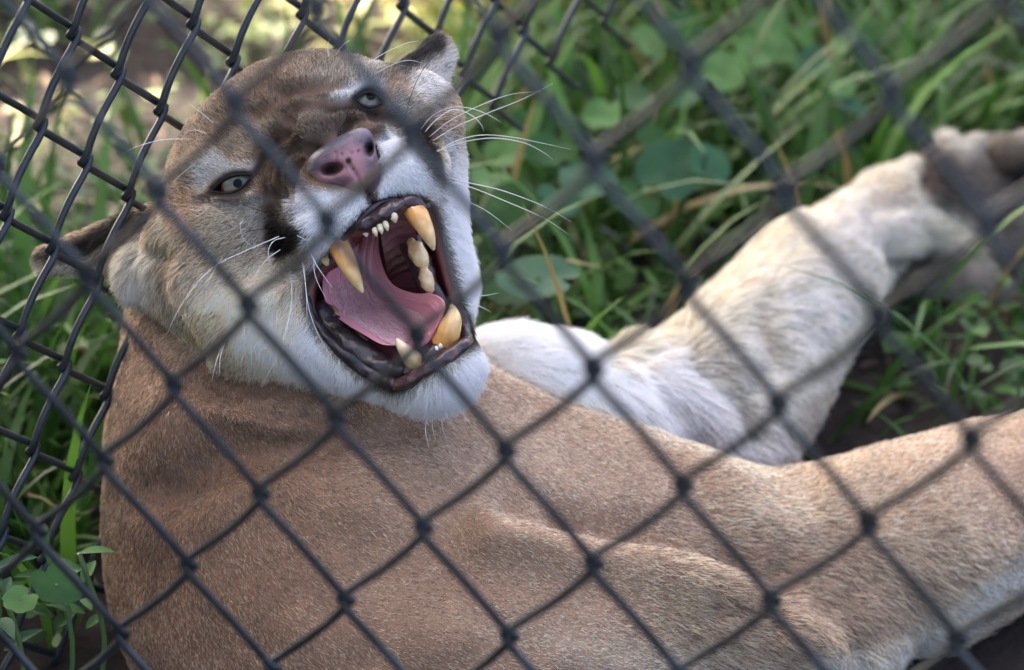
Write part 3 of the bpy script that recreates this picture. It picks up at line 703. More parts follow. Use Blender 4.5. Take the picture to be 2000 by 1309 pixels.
def coat(P):
    px, py = pix(P); h, b, l = f_parts(P)
    wts = np.exp(-np.stack([h, b, l], -1).clip(-200, 200) / 7); wts /= wts.sum(1)[:, None]
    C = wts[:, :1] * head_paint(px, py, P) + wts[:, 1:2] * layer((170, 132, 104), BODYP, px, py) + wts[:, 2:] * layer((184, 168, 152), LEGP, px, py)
    C = C * (1 + .10 * vnoise(P, 60, 8) + .08 * vnoise(P, 18, 9))[:, None]
    return C
COAT_K = 0.66
px, py = pix(V)
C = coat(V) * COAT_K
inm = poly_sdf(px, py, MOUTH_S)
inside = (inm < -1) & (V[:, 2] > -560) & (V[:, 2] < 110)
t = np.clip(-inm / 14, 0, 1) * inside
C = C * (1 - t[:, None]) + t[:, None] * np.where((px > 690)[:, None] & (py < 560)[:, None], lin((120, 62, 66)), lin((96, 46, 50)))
skinm = attr_color(mat('skin', rough=.7, spec=.25), 'coat')
cougar = empty('cougar', to_world(P3(1000, 1350, -700)) * [1, 1, 0])
tag(cougar, 'snarling tan cougar lying by the fence with its mouth wide open', 'cougar')
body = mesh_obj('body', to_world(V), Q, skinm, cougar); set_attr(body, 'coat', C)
Vb, Nb, Qb, Cb = V, N, Q, C
print('body', time.time() - T0)

# ------------------------------------------------------------------ eyes
def eye_material(name, iris, rim, gaze):
    m, N, L, b = mat(name, rough=.04, spec=.40)
    a = N.new('ShaderNodeAttribute'); a.attribute_name = 'tint'; L.new(a.outputs['Color'], b.inputs['Base Color'])
    b.inputs['Coat Roughness'].default_value = .02
    return m
pupilm = mat('pupil_black', (.003, .003, .004), .25, .12)[0]
lidm = mat('eyelid_skin', (.010, .008, .008), .5, .3)[0]
for e, iris, gz in zip(EYES, ((116, 114, 100), (96, 95, 86)), ((464, 358), (724, 188))):
    cx, cy = e['c']; z0 = e['z']; R_ = 50
    K_, J_ = 40, 28
    th = np.linspace(0, math.pi, J_)[:, None]; ph = np.linspace(0, 2 * math.pi, K_, endpoint=False)[None]
    sph = np.stack([np.sin(th) * np.cos(ph), np.sin(th) * np.sin(ph), np.cos(th) + 0 * ph], -1).reshape(-1, 3)
    ps = P3(np.array([cx, cx + 14, cx, cx - 14, cx]), np.array([cy, cy, cy + 10, cy, cy - 10]), surf_z(np.array([cx, cx + 14, cx, cx - 14, cx]), np.array([cy, cy, cy + 10, cy, cy - 10])))
    nrm_ = np.cross(ps[1] - ps[3], ps[4] - ps[2]); nrm_ /= np.linalg.norm(nrm_); nrm_ = nrm_ * .7 + np.array([0, 0, .3]); nrm_ /= np.linalg.norm(nrm_)
    cen = ps[0] - nrm_ * (R_ + 4)
    ray = P3(gz[0], gz[1], 0.0) - np.array([0, 0, F]); ray /= np.linalg.norm(ray); oc = np.array([0, 0, F]) - cen; bq = ray @ oc
    g_ = (np.array([0, 0, F]) + ray * (-bq - math.sqrt(bq * bq - oc @ oc + R_ ** 2)) - cen) / R_
    i, j = np.meshgrid(np.arange(J_ - 1), np.arange(K_), indexing='ij'); b0 = i * K_
    q = np.stack([b0 + j, b0 + K_ + j, b0 + K_ + (j + 1) % K_, b0 + (j + 1) % K_], -1).reshape(-1, 4)
    eo = mesh_obj('eye', to_world(cen + R_ * sph), q, eye_material('eye_surface', iris, None, gz), cougar)
    a = np.degrees(np.arccos(np.clip(sph @ g_, -1, 1))); ang = np.arctan2(sph[:, 1], sph[:, 0])
    fib = 1 + .18 * np.sin(ang * 23 + 3 * np.sin(ang * 5)) * np.clip((a - 9) / 10, 0, 1)
    c_ = lin(iris)[None] * fib[:, None] * 1.0
    c_ = np.where((a < 15)[:, None], c_ * .8, c_)
    tt = np.clip((a - 34) / 5, 0, 1)[:, None]; c_ = c_ * (1 - tt) + tt * lin((120, 78, 40)); tt = np.clip((a - 40) / 4, 0, 1)[:, None]; c_ = c_ * (1 - tt) + tt * lin((30, 22, 18))
    set_attr(eo, 'tint', c_)
    # pupil: a small dark cap on the eyeball
    u1 = np.cross(g_, [0, 1, 0]); u1 /= np.linalg.norm(u1); v1 = np.cross(g_, u1)
    Vp = [cen + g_ * (R_ + .7)]; n = 20
    for rr_ in (4.0, 9.0):
        for k in range(n):
            d_ = g_ * math.sqrt(R_ ** 2 - rr_ ** 2) + rr_ * (math.cos(2 * math.pi * k / n) * u1 + math.sin(2 * math.pi * k / n) * v1)
            Vp.append(cen + d_ / np.linalg.norm(d_) * (R_ + .6))
    Fp = [(0, 1 + k, 1 + (k + 1) % n) for k in range(n)] + [(1 + k, 1 + n + k, 1 + n + (k + 1) % n, 1 + (k + 1) % n) for k in range(n)]
    mesh_obj('pupil', to_world(np.array(Vp)), Fp, pupilm, eo)
    # wet dark rim of the lids
    s_ = np.linspace(-1, 1, 26); up = 1 - s_ ** 2
    r = math.radians(e['rot'])
    for sg in (-1, 1):
        lx = s_ * e['hw'] * 1.03; ly = sg * up * (e['hu'] if sg < 0 else e['hl']) * 1.02
        qx = cx + lx * math.cos(r) - ly * math.sin(r); qy = cy + lx * math.sin(r) + ly * math.cos(r)
        zz = surf_z(qx, qy); zz = np.minimum(zz, z0 + 14) - 4
        Vt, Ft = tube(to_world(P3(qx, qy, zz)), S * (1.7 + 1.9 * up), 8); mesh_obj('eyelid', Vt, Ft, lidm, cougar)

# ------------------------------------------------------------------ nose leather
NOSE = smoothp(np.array([(604, 332), (610, 308), (642, 284), (682, 262), (708, 254), (722, 264), (728, 288), (734, 318), (736, 348), (724, 372), (700, 374), (664, 360), (628, 350)], float), 3)
def nose_top(px, py): return 146 - .0042 * ((px - 676) ** 2 + (py - 312) ** 2) - .10 * (py - 312)
def f_nose(X):
    px, py = pix(X); d = poly_sdf(px, py, NOSE) - 5
    d = -smin(-d, -(X[:, 2] - nose_top(px, py)), 26)
    for (nx_, ny_, a, b, rot) in ((646, 331, 24, 13, -14), (722, 290, 11, 17, 10)):
        nd = E_(px, py, nx_, ny_, a, b, rot) + .25 * np.maximum(0, 128 - X[:, 2]); nd = np.maximum(nd, -(X[:, 2] - 84)); d = -smin(-d, nd, 9)
    gr = seg_dist(px, py, [(680, 318), (700, 350), (718, 385)]) ; d = d + 6 * np.exp(-(gr / 4.0) ** 2)
    return np.maximum(d, -(X[:, 2] - 40))
Vn, Qn = mesh_sdf(f_nose, (-430, 240, 30), (-240, 430, 170), 2.0)
Nn = vert_normals(Vn, Qn)
if (Nn * (Vn - Vn.mean(0))).sum() < 0: Qn = Qn[:, ::-1]
npx, npy = pix(Vn)
Cn = np.repeat(lin((178, 128, 132))[None], len(Vn), 0)
Cn = paint(Cn, .9 * soft(seg_dist(npx, npy, [(604, 320), (640, 282), (705, 252), (735, 280)]) - 22 + 6 * vnoise(Vn, 14, 3), 5), (70, 76, 88))
Cn = paint(Cn, .85 * soft(seg_dist(npx, npy, [(735, 300), (738, 350), (715, 378), (665, 366)]) - 20 + 8 * vnoise(Vn, 12, 4), 5), (72, 62, 68))
Cn = paint(Cn, .5 * soft(.35 - vnoise(Vn, 9, 6), .08) * 0 + .6 * (vnoise(Vn, 9, 6) > .62), (110, 84, 92))
for (sx, sy, sr) in ((681, 313, 6), (700, 294, 3), (668, 300, 2.5), (655, 296, 2), (690, 330, 2), (704, 276, 1.5)):
    Cn = paint(Cn, .9 * soft(np.hypot(npx - sx, npy - sy) - sr, .8), (46, 36, 40))
for (nx_, ny_, a, b, rot) in ((646, 331, 22, 11, -14), (722, 290, 9, 15, 10)):
    Cn = paint(Cn, .8 * soft(E_(npx, npy, nx_, ny_, a, b, rot), 2.5), (44, 34, 36))
nm4 = mat('nose_leather', rough=.42, spec=.45); nm = attr_color(nm4, 'tint')
tc = nm4[1].new('ShaderNodeTexCoord'); vo = nm4[1].new('ShaderNodeTexVoronoi'); vo.inputs['Scale'].default_value = 900
bp = nm4[1].new('ShaderNodeBump'); bp.inputs['Strength'].default_value = .35; bp.inputs['Distance'].default_value = .0004
nm4[2].new(tc.outputs['Object'], vo.inputs['Vector']); nm4[2].new(vo.outputs['Distance'], bp.inputs['Height']); nm4[2].new(bp.outputs[0], nm4[3].inputs['Normal'])
no_ = mesh_obj('nose', to_world(Vn), Qn, nm, cougar); set_attr(no_, 'tint', Cn)

# ------------------------------------------------------------------ mouth
def wet(name, stops, scale, rough=.22, bump=.5, bs=260, bd=.0012):
    m4 = mat(name, rough=rough + .1, spec=.45, coat=.25); noise_color(m4, stops, scale, 5, bump=bump, bscale=bs, bdist=bd); m4[3].inputs['Coat Roughness'].default_value = .12; return m4[0]
lipm = wet('lip_black', [(.3, (.008, .006, .008)), (.7, (.026, .017, .020))], 90, .3)
gumm = wet('gum_purple', [(.3, (.018, .009, .012)), (.7, (.055, .027, .032))], 120)
chinlipm = wet('lip_mottled', [(.38, (.012, .008, .010)), (.52, (.05, .026, .027)), (.72, (.17, .085, .08))], 110)
def lumpy(path, rad, ns, seed, amt):
    V, Fs = tube(path, rad, ns); V = np.array(V); d_ = 1.5 * amt * vnoise(V, .0065, seed) + .8 * amt * vnoise(V, .0025, seed + 50); return V + d_[:, None] * np.array([.45, -.6, .65]), Fs
def band(name, pts, rad, m, dz=-4, n=9, seed=1, amt=.0009, lab=None):
    p = catmull(np.array(pts, float), n); z = p[:, 2] if p.shape[1] == 3 else surf_z(p[:, 0], p[:, 1]) + dz
    rr_ = np.interp(np.linspace(0, 1, len(p)), np.linspace(0, 1, len(rad)), rad)
    V, Fs = lumpy(to_world(P3(p[:, 0], p[:, 1], z)), rr_ * S, 18, seed, amt); o = mesh_obj(name, V, Fs, m, cougar)
    if lab: o['label'] = lab
    return o
band('lip', [(604, 540), (601, 572), (612, 618), (642, 664), (690, 706), (738, 738), (772, 754)], [4, 6, 9, 13, 16, 14], lipm, -8, seed=3)
band('lip', [(770, 752), (802, 744), (842, 716), (886, 690), (914, 666)], [12, 15, 15, 15, 11], chinlipm, -6, seed=5, lab='pinkish mottled lower lip')
band('lip', [(914, 668), (906, 620), (890, 570), (874, 514), (860, 458), (846, 416), (826, 396)], [11, 10, 8, 7, 8, 9, 9], lipm, -12, seed=7)
band('lip', [(604, 545), (622, 522), (650, 494), (674, 462), (704, 430), (734, 402), (772, 390), (812, 390)], [5, 6, 7, 7, 6, 6, 8, 8], lipm, -10, seed=9)
band('gum', [(686, 452, 66), (706, 443, 88), (738, 428, 98), (766, 410, 98), (790, 398, 90)], [10, 17, 19, 18, 12], gumm, seed=11, amt=.0014)
band('gum', [(786, 398, 84), (806, 396, 78), (826, 410, 70)], [12, 17, 10], gumm, seed=13, amt=.0012)
band('gum', [(648, 496, 44), (662, 484, 58), (680, 474, 62)], [8, 15, 10], gumm, seed=15)
band('gum', [(622, 596, -60), (656, 648, -30), (704, 692, 0), (752, 722, 18), (790, 728, 30)], [18, 26, 28, 26, 18], lipm, seed=17, amt=.0016)
band('gum', [(786, 726, 28), (822, 712, 36), (850, 690, 36), (884, 668, 20)], [16, 17, 16, 18], chinlipm, seed=19)
band('gum', [(800, 470, -70), (818, 510, -55), (836, 560, -50), (858, 600, -40)], [22, 24, 22, 18], gumm, seed=21, amt=.0014)
# ridged roof of the mouth
rows = []
for t in np.linspace(0, 1, 24):
    a = np.array([742, 448, 34]) * (1 - t) + np.array([760, 560, -170]) * t; b = np.array([802, 420, 40]) * (1 - t) + np.array([838, 545, -180]) * t; mid = (a + b) / 2 + np.array([-8, -26, 30 - 40 * t])
    rows.append([(1 - s) ** 2 * a + 2 * s * (1 - s) * (mid + np.array([0, 0, 10 * math.sin(t * 44)])) + s * s * b for s in np.linspace(0, 1, 14)])
G = np.array(rows); V = P3(G[..., 0].ravel(), G[..., 1].ravel(), G[..., 2].ravel()); i, j = np.meshgrid(np.arange(23), np.arange(13), indexing='ij'); b0 = (i * 14 + j).ravel()
mesh_obj('palate', to_world(V), np.stack([b0, b0 + 1, b0 + 15, b0 + 14], -1), wet('palate_flesh', [(.3, (.10, .035, .042)), (.7, (.20, .085, .095))], 60), cougar)
# tongue
RIBS = np.array([[(650, 490, -110), (700, 470, -140), (738, 440, -125)], [(630, 552, -80), (690, 540, -128), (742, 500, -112)], [(642, 604, -40), (716, 592, -135), (764, 552, -70)], [(672, 630, -6), (762, 610, -95), (806, 572, -24)],
                 [(708, 652, 18), (795, 628, -55), (846, 574, 18)], [(744, 672, 34), (812, 645, -18), (868, 590, 30)], [(774, 676, 38), (822, 660, 22), (866, 618, 34)], [(800, 684, 34), (826, 676, 30), (850, 654, 32)]], float)
A_ = np.stack([catmull(RIBS[:, k], 14) for k in range(3)], 1); rows = []
for rb in A_:
    s = np.linspace(0, 1, 61)[:, None]; a, m_, b = rb; c_ = 2 * m_ - (a + b) / 2
    rows.append((1 - s) ** 2 * a + 2 * s * (1 - s) * c_ + s * s * b)
G = np.array(rows); ni, nj = G.shape[:2]; top = P3(G[..., 0], G[..., 1], G[..., 2])
edge = np.abs(np.linspace(-1, 1, nj))[None, :, None]; th_ = 20 * np.sqrt(np.clip(1 - edge ** 4, 0, 1)) * np.sqrt(np.clip(1 - (np.linspace(0, 1, ni) ** 8), 0.0, 1))[:, None, None]
top2 = top.copy(); top2[..., 2:] += th_ * .35 - 4
ti_ = np.linspace(0, 1, ni)[:, None]; sj_ = np.linspace(0, 1, nj)[None]; IJ = np.stack(np.broadcast_arrays(ti_ * 9, sj_ * 26, 0 * ti_ + 0 * sj_), -1).reshape(-1, 3)
fade = np.clip(np.minimum(sj_, 1 - sj_) / .08, 0, 1) * np.clip((1 - ti_) / .06, 0, 1)
top2[..., 2] += fade * (3.2 * vnoise(IJ, 1.0, 61).reshape(ni, nj) + 1.8 * vnoise(IJ * [2, 2, 1], 1.0, 62).reshape(ni, nj)) + 17 * np.exp(-((sj_ - .86) / .10) ** 2) * np.clip((ti_ - .35) / .2, 0, 1) * np.clip((1 - ti_) / .1, 0, 1) + 9 * np.exp(-((sj_ - .10) / .08) ** 2) - 12 * np.exp(-((sj_ - .52) / .07) ** 2) * np.clip((1 - ti_) / .3, 0, 1)
bot = top.copy(); bot[..., 2:] -= th_ * .9 + 2
V = np.vstack([top2.reshape(-1, 3), bot.reshape(-1, 3)]); i, j = np.meshgrid(np.arange(ni - 1), np.arange(nj - 1), indexing='ij'); b0 = (i * nj + j).ravel(); o_ = ni * nj
Qt = np.vstack([np.stack([b0, b0 + nj, b0 + nj + 1, b0 + 1], -1), np.stack([b0, b0 + 1, b0 + nj + 1, b0 + nj], -1) + o_])
bd = list(range(nj)) + [k * nj + nj - 1 for k in range(1, ni)] + [(ni - 1) * nj + k for k in range(nj - 2, -1, -1)] + [k * nj for k in range(ni - 2, 0, -1)]
Qt = np.vstack([Qt, np.array([(bd[k], bd[(k + 1) % len(bd)], bd[(k + 1) % len(bd)] + o_, bd[k] + o_) for k in range(len(bd))])])
tm4 = mat('tongue_flesh', rough=.34, spec=.5, coat=.4); tm4[3].inputs['Subsurface Weight'].default_value = .25; tm4[3].inputs['Subsurface Radius'].default_value = (.006, .002, .0015)
tm = attr_color(tm4, 'tint')
to_ = mesh_obj('tongue', to_world(V), Qt, tm, cougar)
tp, tq = pix(V); Ct = np.repeat(lin((222, 150, 158))[None], len(V), 0)
Ct = paint(Ct, .6 * soft(seg_dist(tp, tq, [(690, 500), (740, 580), (800, 640)]) - 26, 9), (186, 128, 134)); Ct = paint(Ct, .5 * soft(seg_dist(tp, tq, [(830, 590), (860, 590)]) - 16, 6), (222, 142, 138))
set_attr(to_, 'tint', Ct)
# rough papillae: many small backward pointing points on the tongue, one part
r = np.random.default_rng(5); PV, PF = [], []
for _ in range(2800):
    ti, tj = r.uniform(16, ni - 20), r.uniform(5, nj - 20); a, b = int(ti), int(tj); fa, fb = ti - a, tj - b
    p = top2[a, b] * (1 - fa) * (1 - fb) + top2[a + 1, b] * fa * (1 - fb) + top2[a, b + 1] * (1 - fa) * fb + top2[a + 1, b + 1] * fa * fb
    back = top2[max(0, a - 6), b] - top2[a, b]; back /= np.linalg.norm(back); sd_ = np.cross(back, [0, 0, 1.0]); sd_ /= np.linalg.norm(sd_)
    l_ = r.uniform(7, 14); k = len(PV)
    PV += [p - sd_ * 1.3, p + sd_ * 1.3, p + back * l_ + np.array([0, 0, 4.2]), p + np.array([0, 0, 3.0])]; PF += [(k, k + 3, k + 2), (k + 1, k + 2, k + 3)]
po = mesh_obj('papillae', to_world(np.array(PV)), PF, mat('papillae', (.76, .50, .50), .5, .3)[0], to_, smooth=False); po['kind'] = 'stuff'
# teeth
def enamel(name, root, tip):
    m, N, L, b = mat(name, rough=.22, spec=.5, coat=.4); b.inputs['Coat Roughness'].default_value = .1
    a = N.new('ShaderNodeAttribute'); a.attribute_name = 'tint'; no = N.new('ShaderNodeTexNoise'); no.inputs['Scale'].default_value = 160; no.inputs['Detail'].default_value = 4
    tcn = N.new('ShaderNodeTexCoord'); L.new(tcn.outputs['Object'], no.inputs['Vector'])
    mx = N.new('ShaderNodeMix'); mx.data_type = 'RGBA'; mx.blend_type = 'MULTIPLY'; mx.inputs[0].default_value = .38
    cr = N.new('ShaderNodeValToRGB'); cr.color_ramp.elements[0].position = .35; cr.color_ramp.elements[0].color = (.50, .34, .20, 1); cr.color_ramp.elements[1].position = .58; cr.color_ramp.elements[1].color = (1, 1, 1, 1)
    L.new(no.outputs[0], cr.inputs[0]); L.new(a.outputs['Color'], mx.inputs[6]); L.new(cr.outputs[0], mx.inputs[7]); L.new(mx.outputs[2], b.inputs['Base Color'])
    b.inputs['Subsurface Weight'].default_value = .15; b.inputs['Subsurface Radius'].default_value = (.004, .002, .001)
    return m
enm = enamel('enamel', None, None)
def tooth(name, pts, rad, c0, c1, ns=16, lump=0, flat=None):
    p = catmull(np.array(pts, float), 6); t = np.linspace(0, 1, len(p)); rr_ = np.interp(t, np.linspace(0, 1, len(rad)), rad); rr_ = np.maximum(rr_, .8)
    V, Fs = tube(P3(p[:, 0], p[:, 1], p[:, 2]), rr_, ns, flat); V = np.array(V)
    if lump: V += lump * vnoise(V, 14, 3)[:, None]
    o = mesh_obj(name, to_world(V), Fs, enm, cougar); tt = np.concatenate([np.repeat(t, ns), [0, 1]]); f = np.clip((tt - .1) / .75, 0, 1)[:, None]
    set_attr(o, 'tint', lin(c0) * (1 - f) + lin(c1) * f); return o
OC, CR = (230, 162, 82), (250, 230, 172)
tooth('canine_tooth', [(660, 476, 58), (676, 508, 80), (692, 540, 86), (702, 560, 82), (708, 571, 76)], [21, 20, 14, 8, 3], OC, CR)
tooth('canine_tooth', [(800, 398, 62), (818, 424, 82), (834, 454, 88), (842, 474, 84), (847, 488, 78)], [22, 21, 15, 9, 3], OC, CR)
tooth('canine_tooth', [(820, 720, 24), (804, 700, 44), (790, 684, 52), (780, 671, 52), (775, 662, 48)], [19, 19, 13, 8, 3], (222, 192, 140), (240, 226, 186))
tooth('canine_tooth', [(866, 672, 22), (876, 648, 36), (884, 624, 42), (884, 606, 40), (881, 595, 36)], [25, 24, 18, 10, 3], OC, CR)
for x, y, z, s in ((714, 455, 92, 9), (733, 455, 101, 6), (744, 450, 104, 6), (755, 444, 105, 6), (770, 428, 104, 9)):
    tooth('incisor_tooth', [(x - 6, y - 20, z - 8), (x - 3, y - 10, z), (x, y - 1, z + 1), (x + 2, y + 7, z - 2)], [s * 1.05, s * 1.05, s * .9, s * .25], (236, 214, 160), (246, 236, 206), 10)
for x, y in ((834, 690), (843, 683), (852, 676), (860, 670)):
    tooth('incisor_tooth', [(x + 3, y + 12, 38), (x + 1, y + 6, 46), (x, y, 46)], [5, 5, 2.2], (240, 230, 200), (248, 244, 226), 10)
tooth('cheek_tooth', [(800, 472, -30), (812, 488, -8), (822, 506, -4), (828, 526, -20)], [8, 17, 17, 8], (222, 178, 122), (240, 214, 160), lump=4)
tooth('cheek_tooth', [(822, 522, -20), (832, 538, -4), (836, 556, -6), (838, 572, -22)], [7, 15, 14, 7], (214, 176, 128), (232, 206, 160), lump=4)
tooth('cheek_tooth', [(628, 588, -80), (643, 606, -58), (658, 621, -52), (672, 634, -56)], [6, 12, 11, 7], (120, 84, 54), (176, 142, 98), lump=4)  # two lower cheek teeth: mouth shade darkens the enamel colour
tooth('cheek_tooth', [(666, 630, -48), (684, 644, -32), (700, 655, -30), (716, 667, -36)], [6, 10, 9, 5], (140, 110, 76), (190, 164, 120), lump=4)
tooth('cheek_tooth', [(632, 500, 20), (636, 510, 34), (640, 519, 36)], [8, 8, 3], (226, 196, 140), (240, 222, 180))

# ------------------------------------------------------------------ whiskers, one by one
whm = mat('whisker_white', (.80, .80, .78), .35, .5)[0]; whd = mat('whisker_dark', (.05, .038, .032), .4, .4)[0]
WH = [  # dark?, pixel path
    (0, [(822, 252), (845, 226), (880, 210), (920, 212), (955, 225), (980, 240)]), (0, [(830, 258), (850, 236), (885, 214), (920, 225), (940, 244), (945, 258)]),
    (0, [(838, 268), (880, 235), (940, 205), (1000, 184), (1058, 179)]), (0, [(845, 275), (890, 248), (950, 222), (1020, 194), (1080, 163)]),
    (0, [(850, 300), (890, 276), (940, 264), (1000, 268), (1060, 280), (1115, 292)]), (0, [(842, 300), (900, 279), (960, 270), (1020, 278), (1060, 297), (1080, 312)]),
    (0, [(866, 345), (920, 358), (980, 372), (1060, 402), (1115, 433)]), (0, [(862, 350), (920, 366), (980, 390), (1060, 425), (1115, 461)]), (0, [(858, 372), (905, 390), (950, 412), (1000, 450)]),
    (0, [(557, 464), (536, 470), (525, 486), (526, 508), (539, 532)]), (0, [(547, 488), (520, 508), (495, 545), (478, 590)]), (0, [(476, 428), (469, 440), (474, 464), (490, 480), (508, 492)]),
    (0, [(545, 462), (480, 490), (420, 520), (375, 565), (345, 612), (325, 655)]), (0, [(566, 520), (570, 580), (560, 640), (540, 700), (513, 748)]), (0, [(594, 512), (597, 560), (605, 610), (625, 660), (660, 718)]),
    (0, [(604, 490), (622, 524), (652, 566)]), (0, [(613, 500), (616, 540), (640, 590)]), (0, [(590, 505), (598, 570), (600, 635)]), (0, [(478, 590), (476, 640), (483, 682)]), (0, [(436, 668), (422, 708), (414, 745)]), (0, [(440, 668), (430, 700), (429, 735)]),
    (0, [(436, 500), (412, 540), (398, 580)]), (0, [(580, 460), (592, 466), (604, 470)]),
    (0, [(378, 272), (320, 273), (272, 285), (238, 300)]), (0, [(418, 242), (395, 222), (370, 203)]), (0, [(405, 262), (380, 254), (358, 259)]), (0, [(382, 320), (350, 344), (325, 376)]),
    (0, [(700, 142), (740, 110), (790, 86), (818, 80)]), (0, [(730, 145), (772, 124), (800, 118), (828, 124)]), (1, [(790, 235), (805, 180), (830, 130), (866, 94)]),
    (0, [(642, 112), (640, 92), (644, 74)]), (0, [(655, 108), (668, 90), (684, 78)]),
    (0, [(835, 806), (831, 842), (838, 876)]), (0, [(843, 808), (845, 838), (852, 862)]), (0, [(862, 806), (864, 835), (873, 864)]), (0, [(898, 796), (908, 815), (920, 830)]), (0, [(935, 752), (962, 764), (986, 776)]),
    (1, [(514, 448), (485, 452), (458, 466)]), (1, [(530, 480), (495, 487), (455, 505)]), (1, [(520, 415), (480, 402), (450, 384)]), (0, [(905, 575), (940, 578), (975, 572)]), (0, [(900, 590), (935, 598), (960, 610)]),
]
rw = random.Random(4)
WP = [catmull(np.array(pts, float), 5) for _, pts in WH]; WZ = np.split(surf_z(*np.vstack(WP).T), np.cumsum([len(p) for p in WP])[:-1])
for (dk, pts), p, zz in zip(WH, WP, WZ):
    n = len(p); z0 = float(zz[0]); t = np.linspace(0, 1, n); Lp = np.hypot(*(p[-1] - p[0]))
    z = z0 - 3 + Lp * rw.uniform(.10, .28) * np.sin(t * 2.2)
    for k in range(n):       # keep clear of the skin
        zs = float(zz[k])
        if zs > -500: z[k] = max(z[k], zs + (16 * min(1, t[k] * 6) if k else -3))
    V, Fs = tube(to_world(P3(p[:, 0], p[:, 1], z)), S * np.interp(t, [0, .6, 1], [.85, .62, .15]), 5); mesh_obj('whisker', V, Fs, whd if dk else whm, cougar)
print('mouth', time.time() - T0)

# ------------------------------------------------------------------ fur
V = Vb; N = Nb; Q = Qb; C = Cb
FLOW = {0: [(690, 240, -.1, -1), (600, 300, -.7, -.75), (600, 240, -.45, -.9), (560, 150, -.35, -.95), (640, 130, .05, -1), (720, 150, .2, -1), (450, 220, -.75, -.65), (430, 320, -.8, -.6), (380, 360, -.9, -.3), (470, 400, -.95, .3), (520, 350, -.8, -.6), (430, 500, -.85, .5), (330, 480, -.6, .8), (340, 600, -.3, .95), (480, 600, -.6, .8), (560, 660, -.35, .95), (680, 740, -.1, 1),
            (600, 420, -.85, .5), (650, 440, -.5, .85), (560, 470, -.9, .4), (700, 395, -.3, .95), (640, 500, -.5, .85), (780, 300, .6, .5), (830, 350, .75, .6), (790, 370, .3, .95), (840, 290, .9, .2), (800, 220, .9, -.4), (860, 240, .9, -.1), (900, 330, .95, .3), (900, 480, .7, .7), (920, 620, .8, .6), (830, 780, -.1, 1), (900, 770, .45, .9), (760, 780, -.3, .95), (930, 720, .8, .6), (860, 720, .15, 1),
            (830, 150, .6, -.8), (865, 130, .8, -.3), (850, 180, .5, .3), (272, 520, -.3, .95), (230, 520, -.6, .8), (150, 480, -.95, .1), (120, 530, -.7, .7)],
        1: [(300, 700, -.1, 1), (260, 1000, .1, 1), (450, 850, .35, .9), (600, 820, .5, .85), (450, 1050, .6, .8), (700, 1000, .85, .5), (800, 1200, .95, .3), (600, 1250, .8, .6), (1000, 900, .7, .7), (1100, 1050, .9, .4), (1300, 1000, .95, .25), (1300, 1180, .97, .2), (1050, 1280, .95, .3), (1500, 1020, 1, .1), (1700, 960, 1, -.15), (1700, 1150, .9, .4), (1900, 900, 1, -.2), (1750, 1250, .7, .7), (1900, 1150, .8, .5), (950, 760, .5, .85)],
        2: [(1050, 680, .6, .5), (1250, 760, .6, .75), (1400, 850, .7, .7), (1450, 700, .8, .5), (1550, 550, .85, -.2), (1650, 420, .9, -.35), (1620, 700, .9, .3), (1850, 400, .95, .1), (1350, 620, .6, -.5)]}
def flow(px, py, rg):
    ox = np.zeros(len(px)); oy = np.zeros(len(px))
    for k, L_ in FLOW.items():
        m = np.nonzero(rg == k)[0]
        if not len(m): continue
        wx = np.zeros(len(m)); wy = np.zeros(len(m))
        for (x, y, dx, dy) in L_:
            w_ = 1 / ((px[m] - x) ** 2 + (py[m] - y) ** 2 + 300) ** 1.6; wx += w_ * dx; wy += w_ * dy
        l_ = np.hypot(wx, wy) + 1e-30; ox[m] = wx / l_; oy[m] = wy / l_
    return ox, oy
LENGTHS = {0: (19, [((690, 250, 120), 12), ((600, 250, 90), 12), ((620, 420, 90), 13), ((456, 359, 60), 10), ((723, 191, 50), 9), ((800, 320, 60), 14), ((520, 640, 130), 32), ((860, 770, 80), 54), ((700, 760, 80), 36), ((270, 530, 60), 70), ((905, 520, 60), 38), ((840, 110, 70), 20), ((150, 500, 90), 20), ((930, 650, 50), 44)]),
           1: (12, [((1800, 1240, 150), 50), ((400, 900, 250), 15), ((1500, 1180, 150), 36)]), 2: (44, [((1350, 780, 130), 64), ((1850, 420, 150), 24), ((1650, 450, 100), 32)])}
def hair_len(px, py, rg):
    o = np.zeros(len(px))
    for k, (base, L_) in LENGTHS.items():
        m = np.nonzero(rg == k)[0]; num = np.full(len(m), base * .35); den = np.full(len(m), .35)
        for (x, y, s_), l_ in L_:
            w_ = np.exp(-((px[m] - x) ** 2 + (py[m] - y) ** 2) / s_ ** 2); num += w_ * l_; den += w_
        o[m] = num / den
    return o
CREASES = [([(562, 236), (564, 262), (582, 289), (618, 302)], 4.5), ([(574, 210), (612, 200), (652, 214)], 2.5), ([(648, 212), (695, 210), (745, 228), (800, 246), (838, 262)], 4), ([(498, 334), (508, 312), (520, 296)], 4.5), ([(676, 262), (690, 240), (728, 240)], 3), ([(532, 386), (516, 425), (514, 462)], 4), ([(548, 380), (544, 345), (552, 312)], 4), ([(520, 385), (520, 345), (532, 305)], 3), ([(568, 384), (570, 352), (584, 318)], 3)]
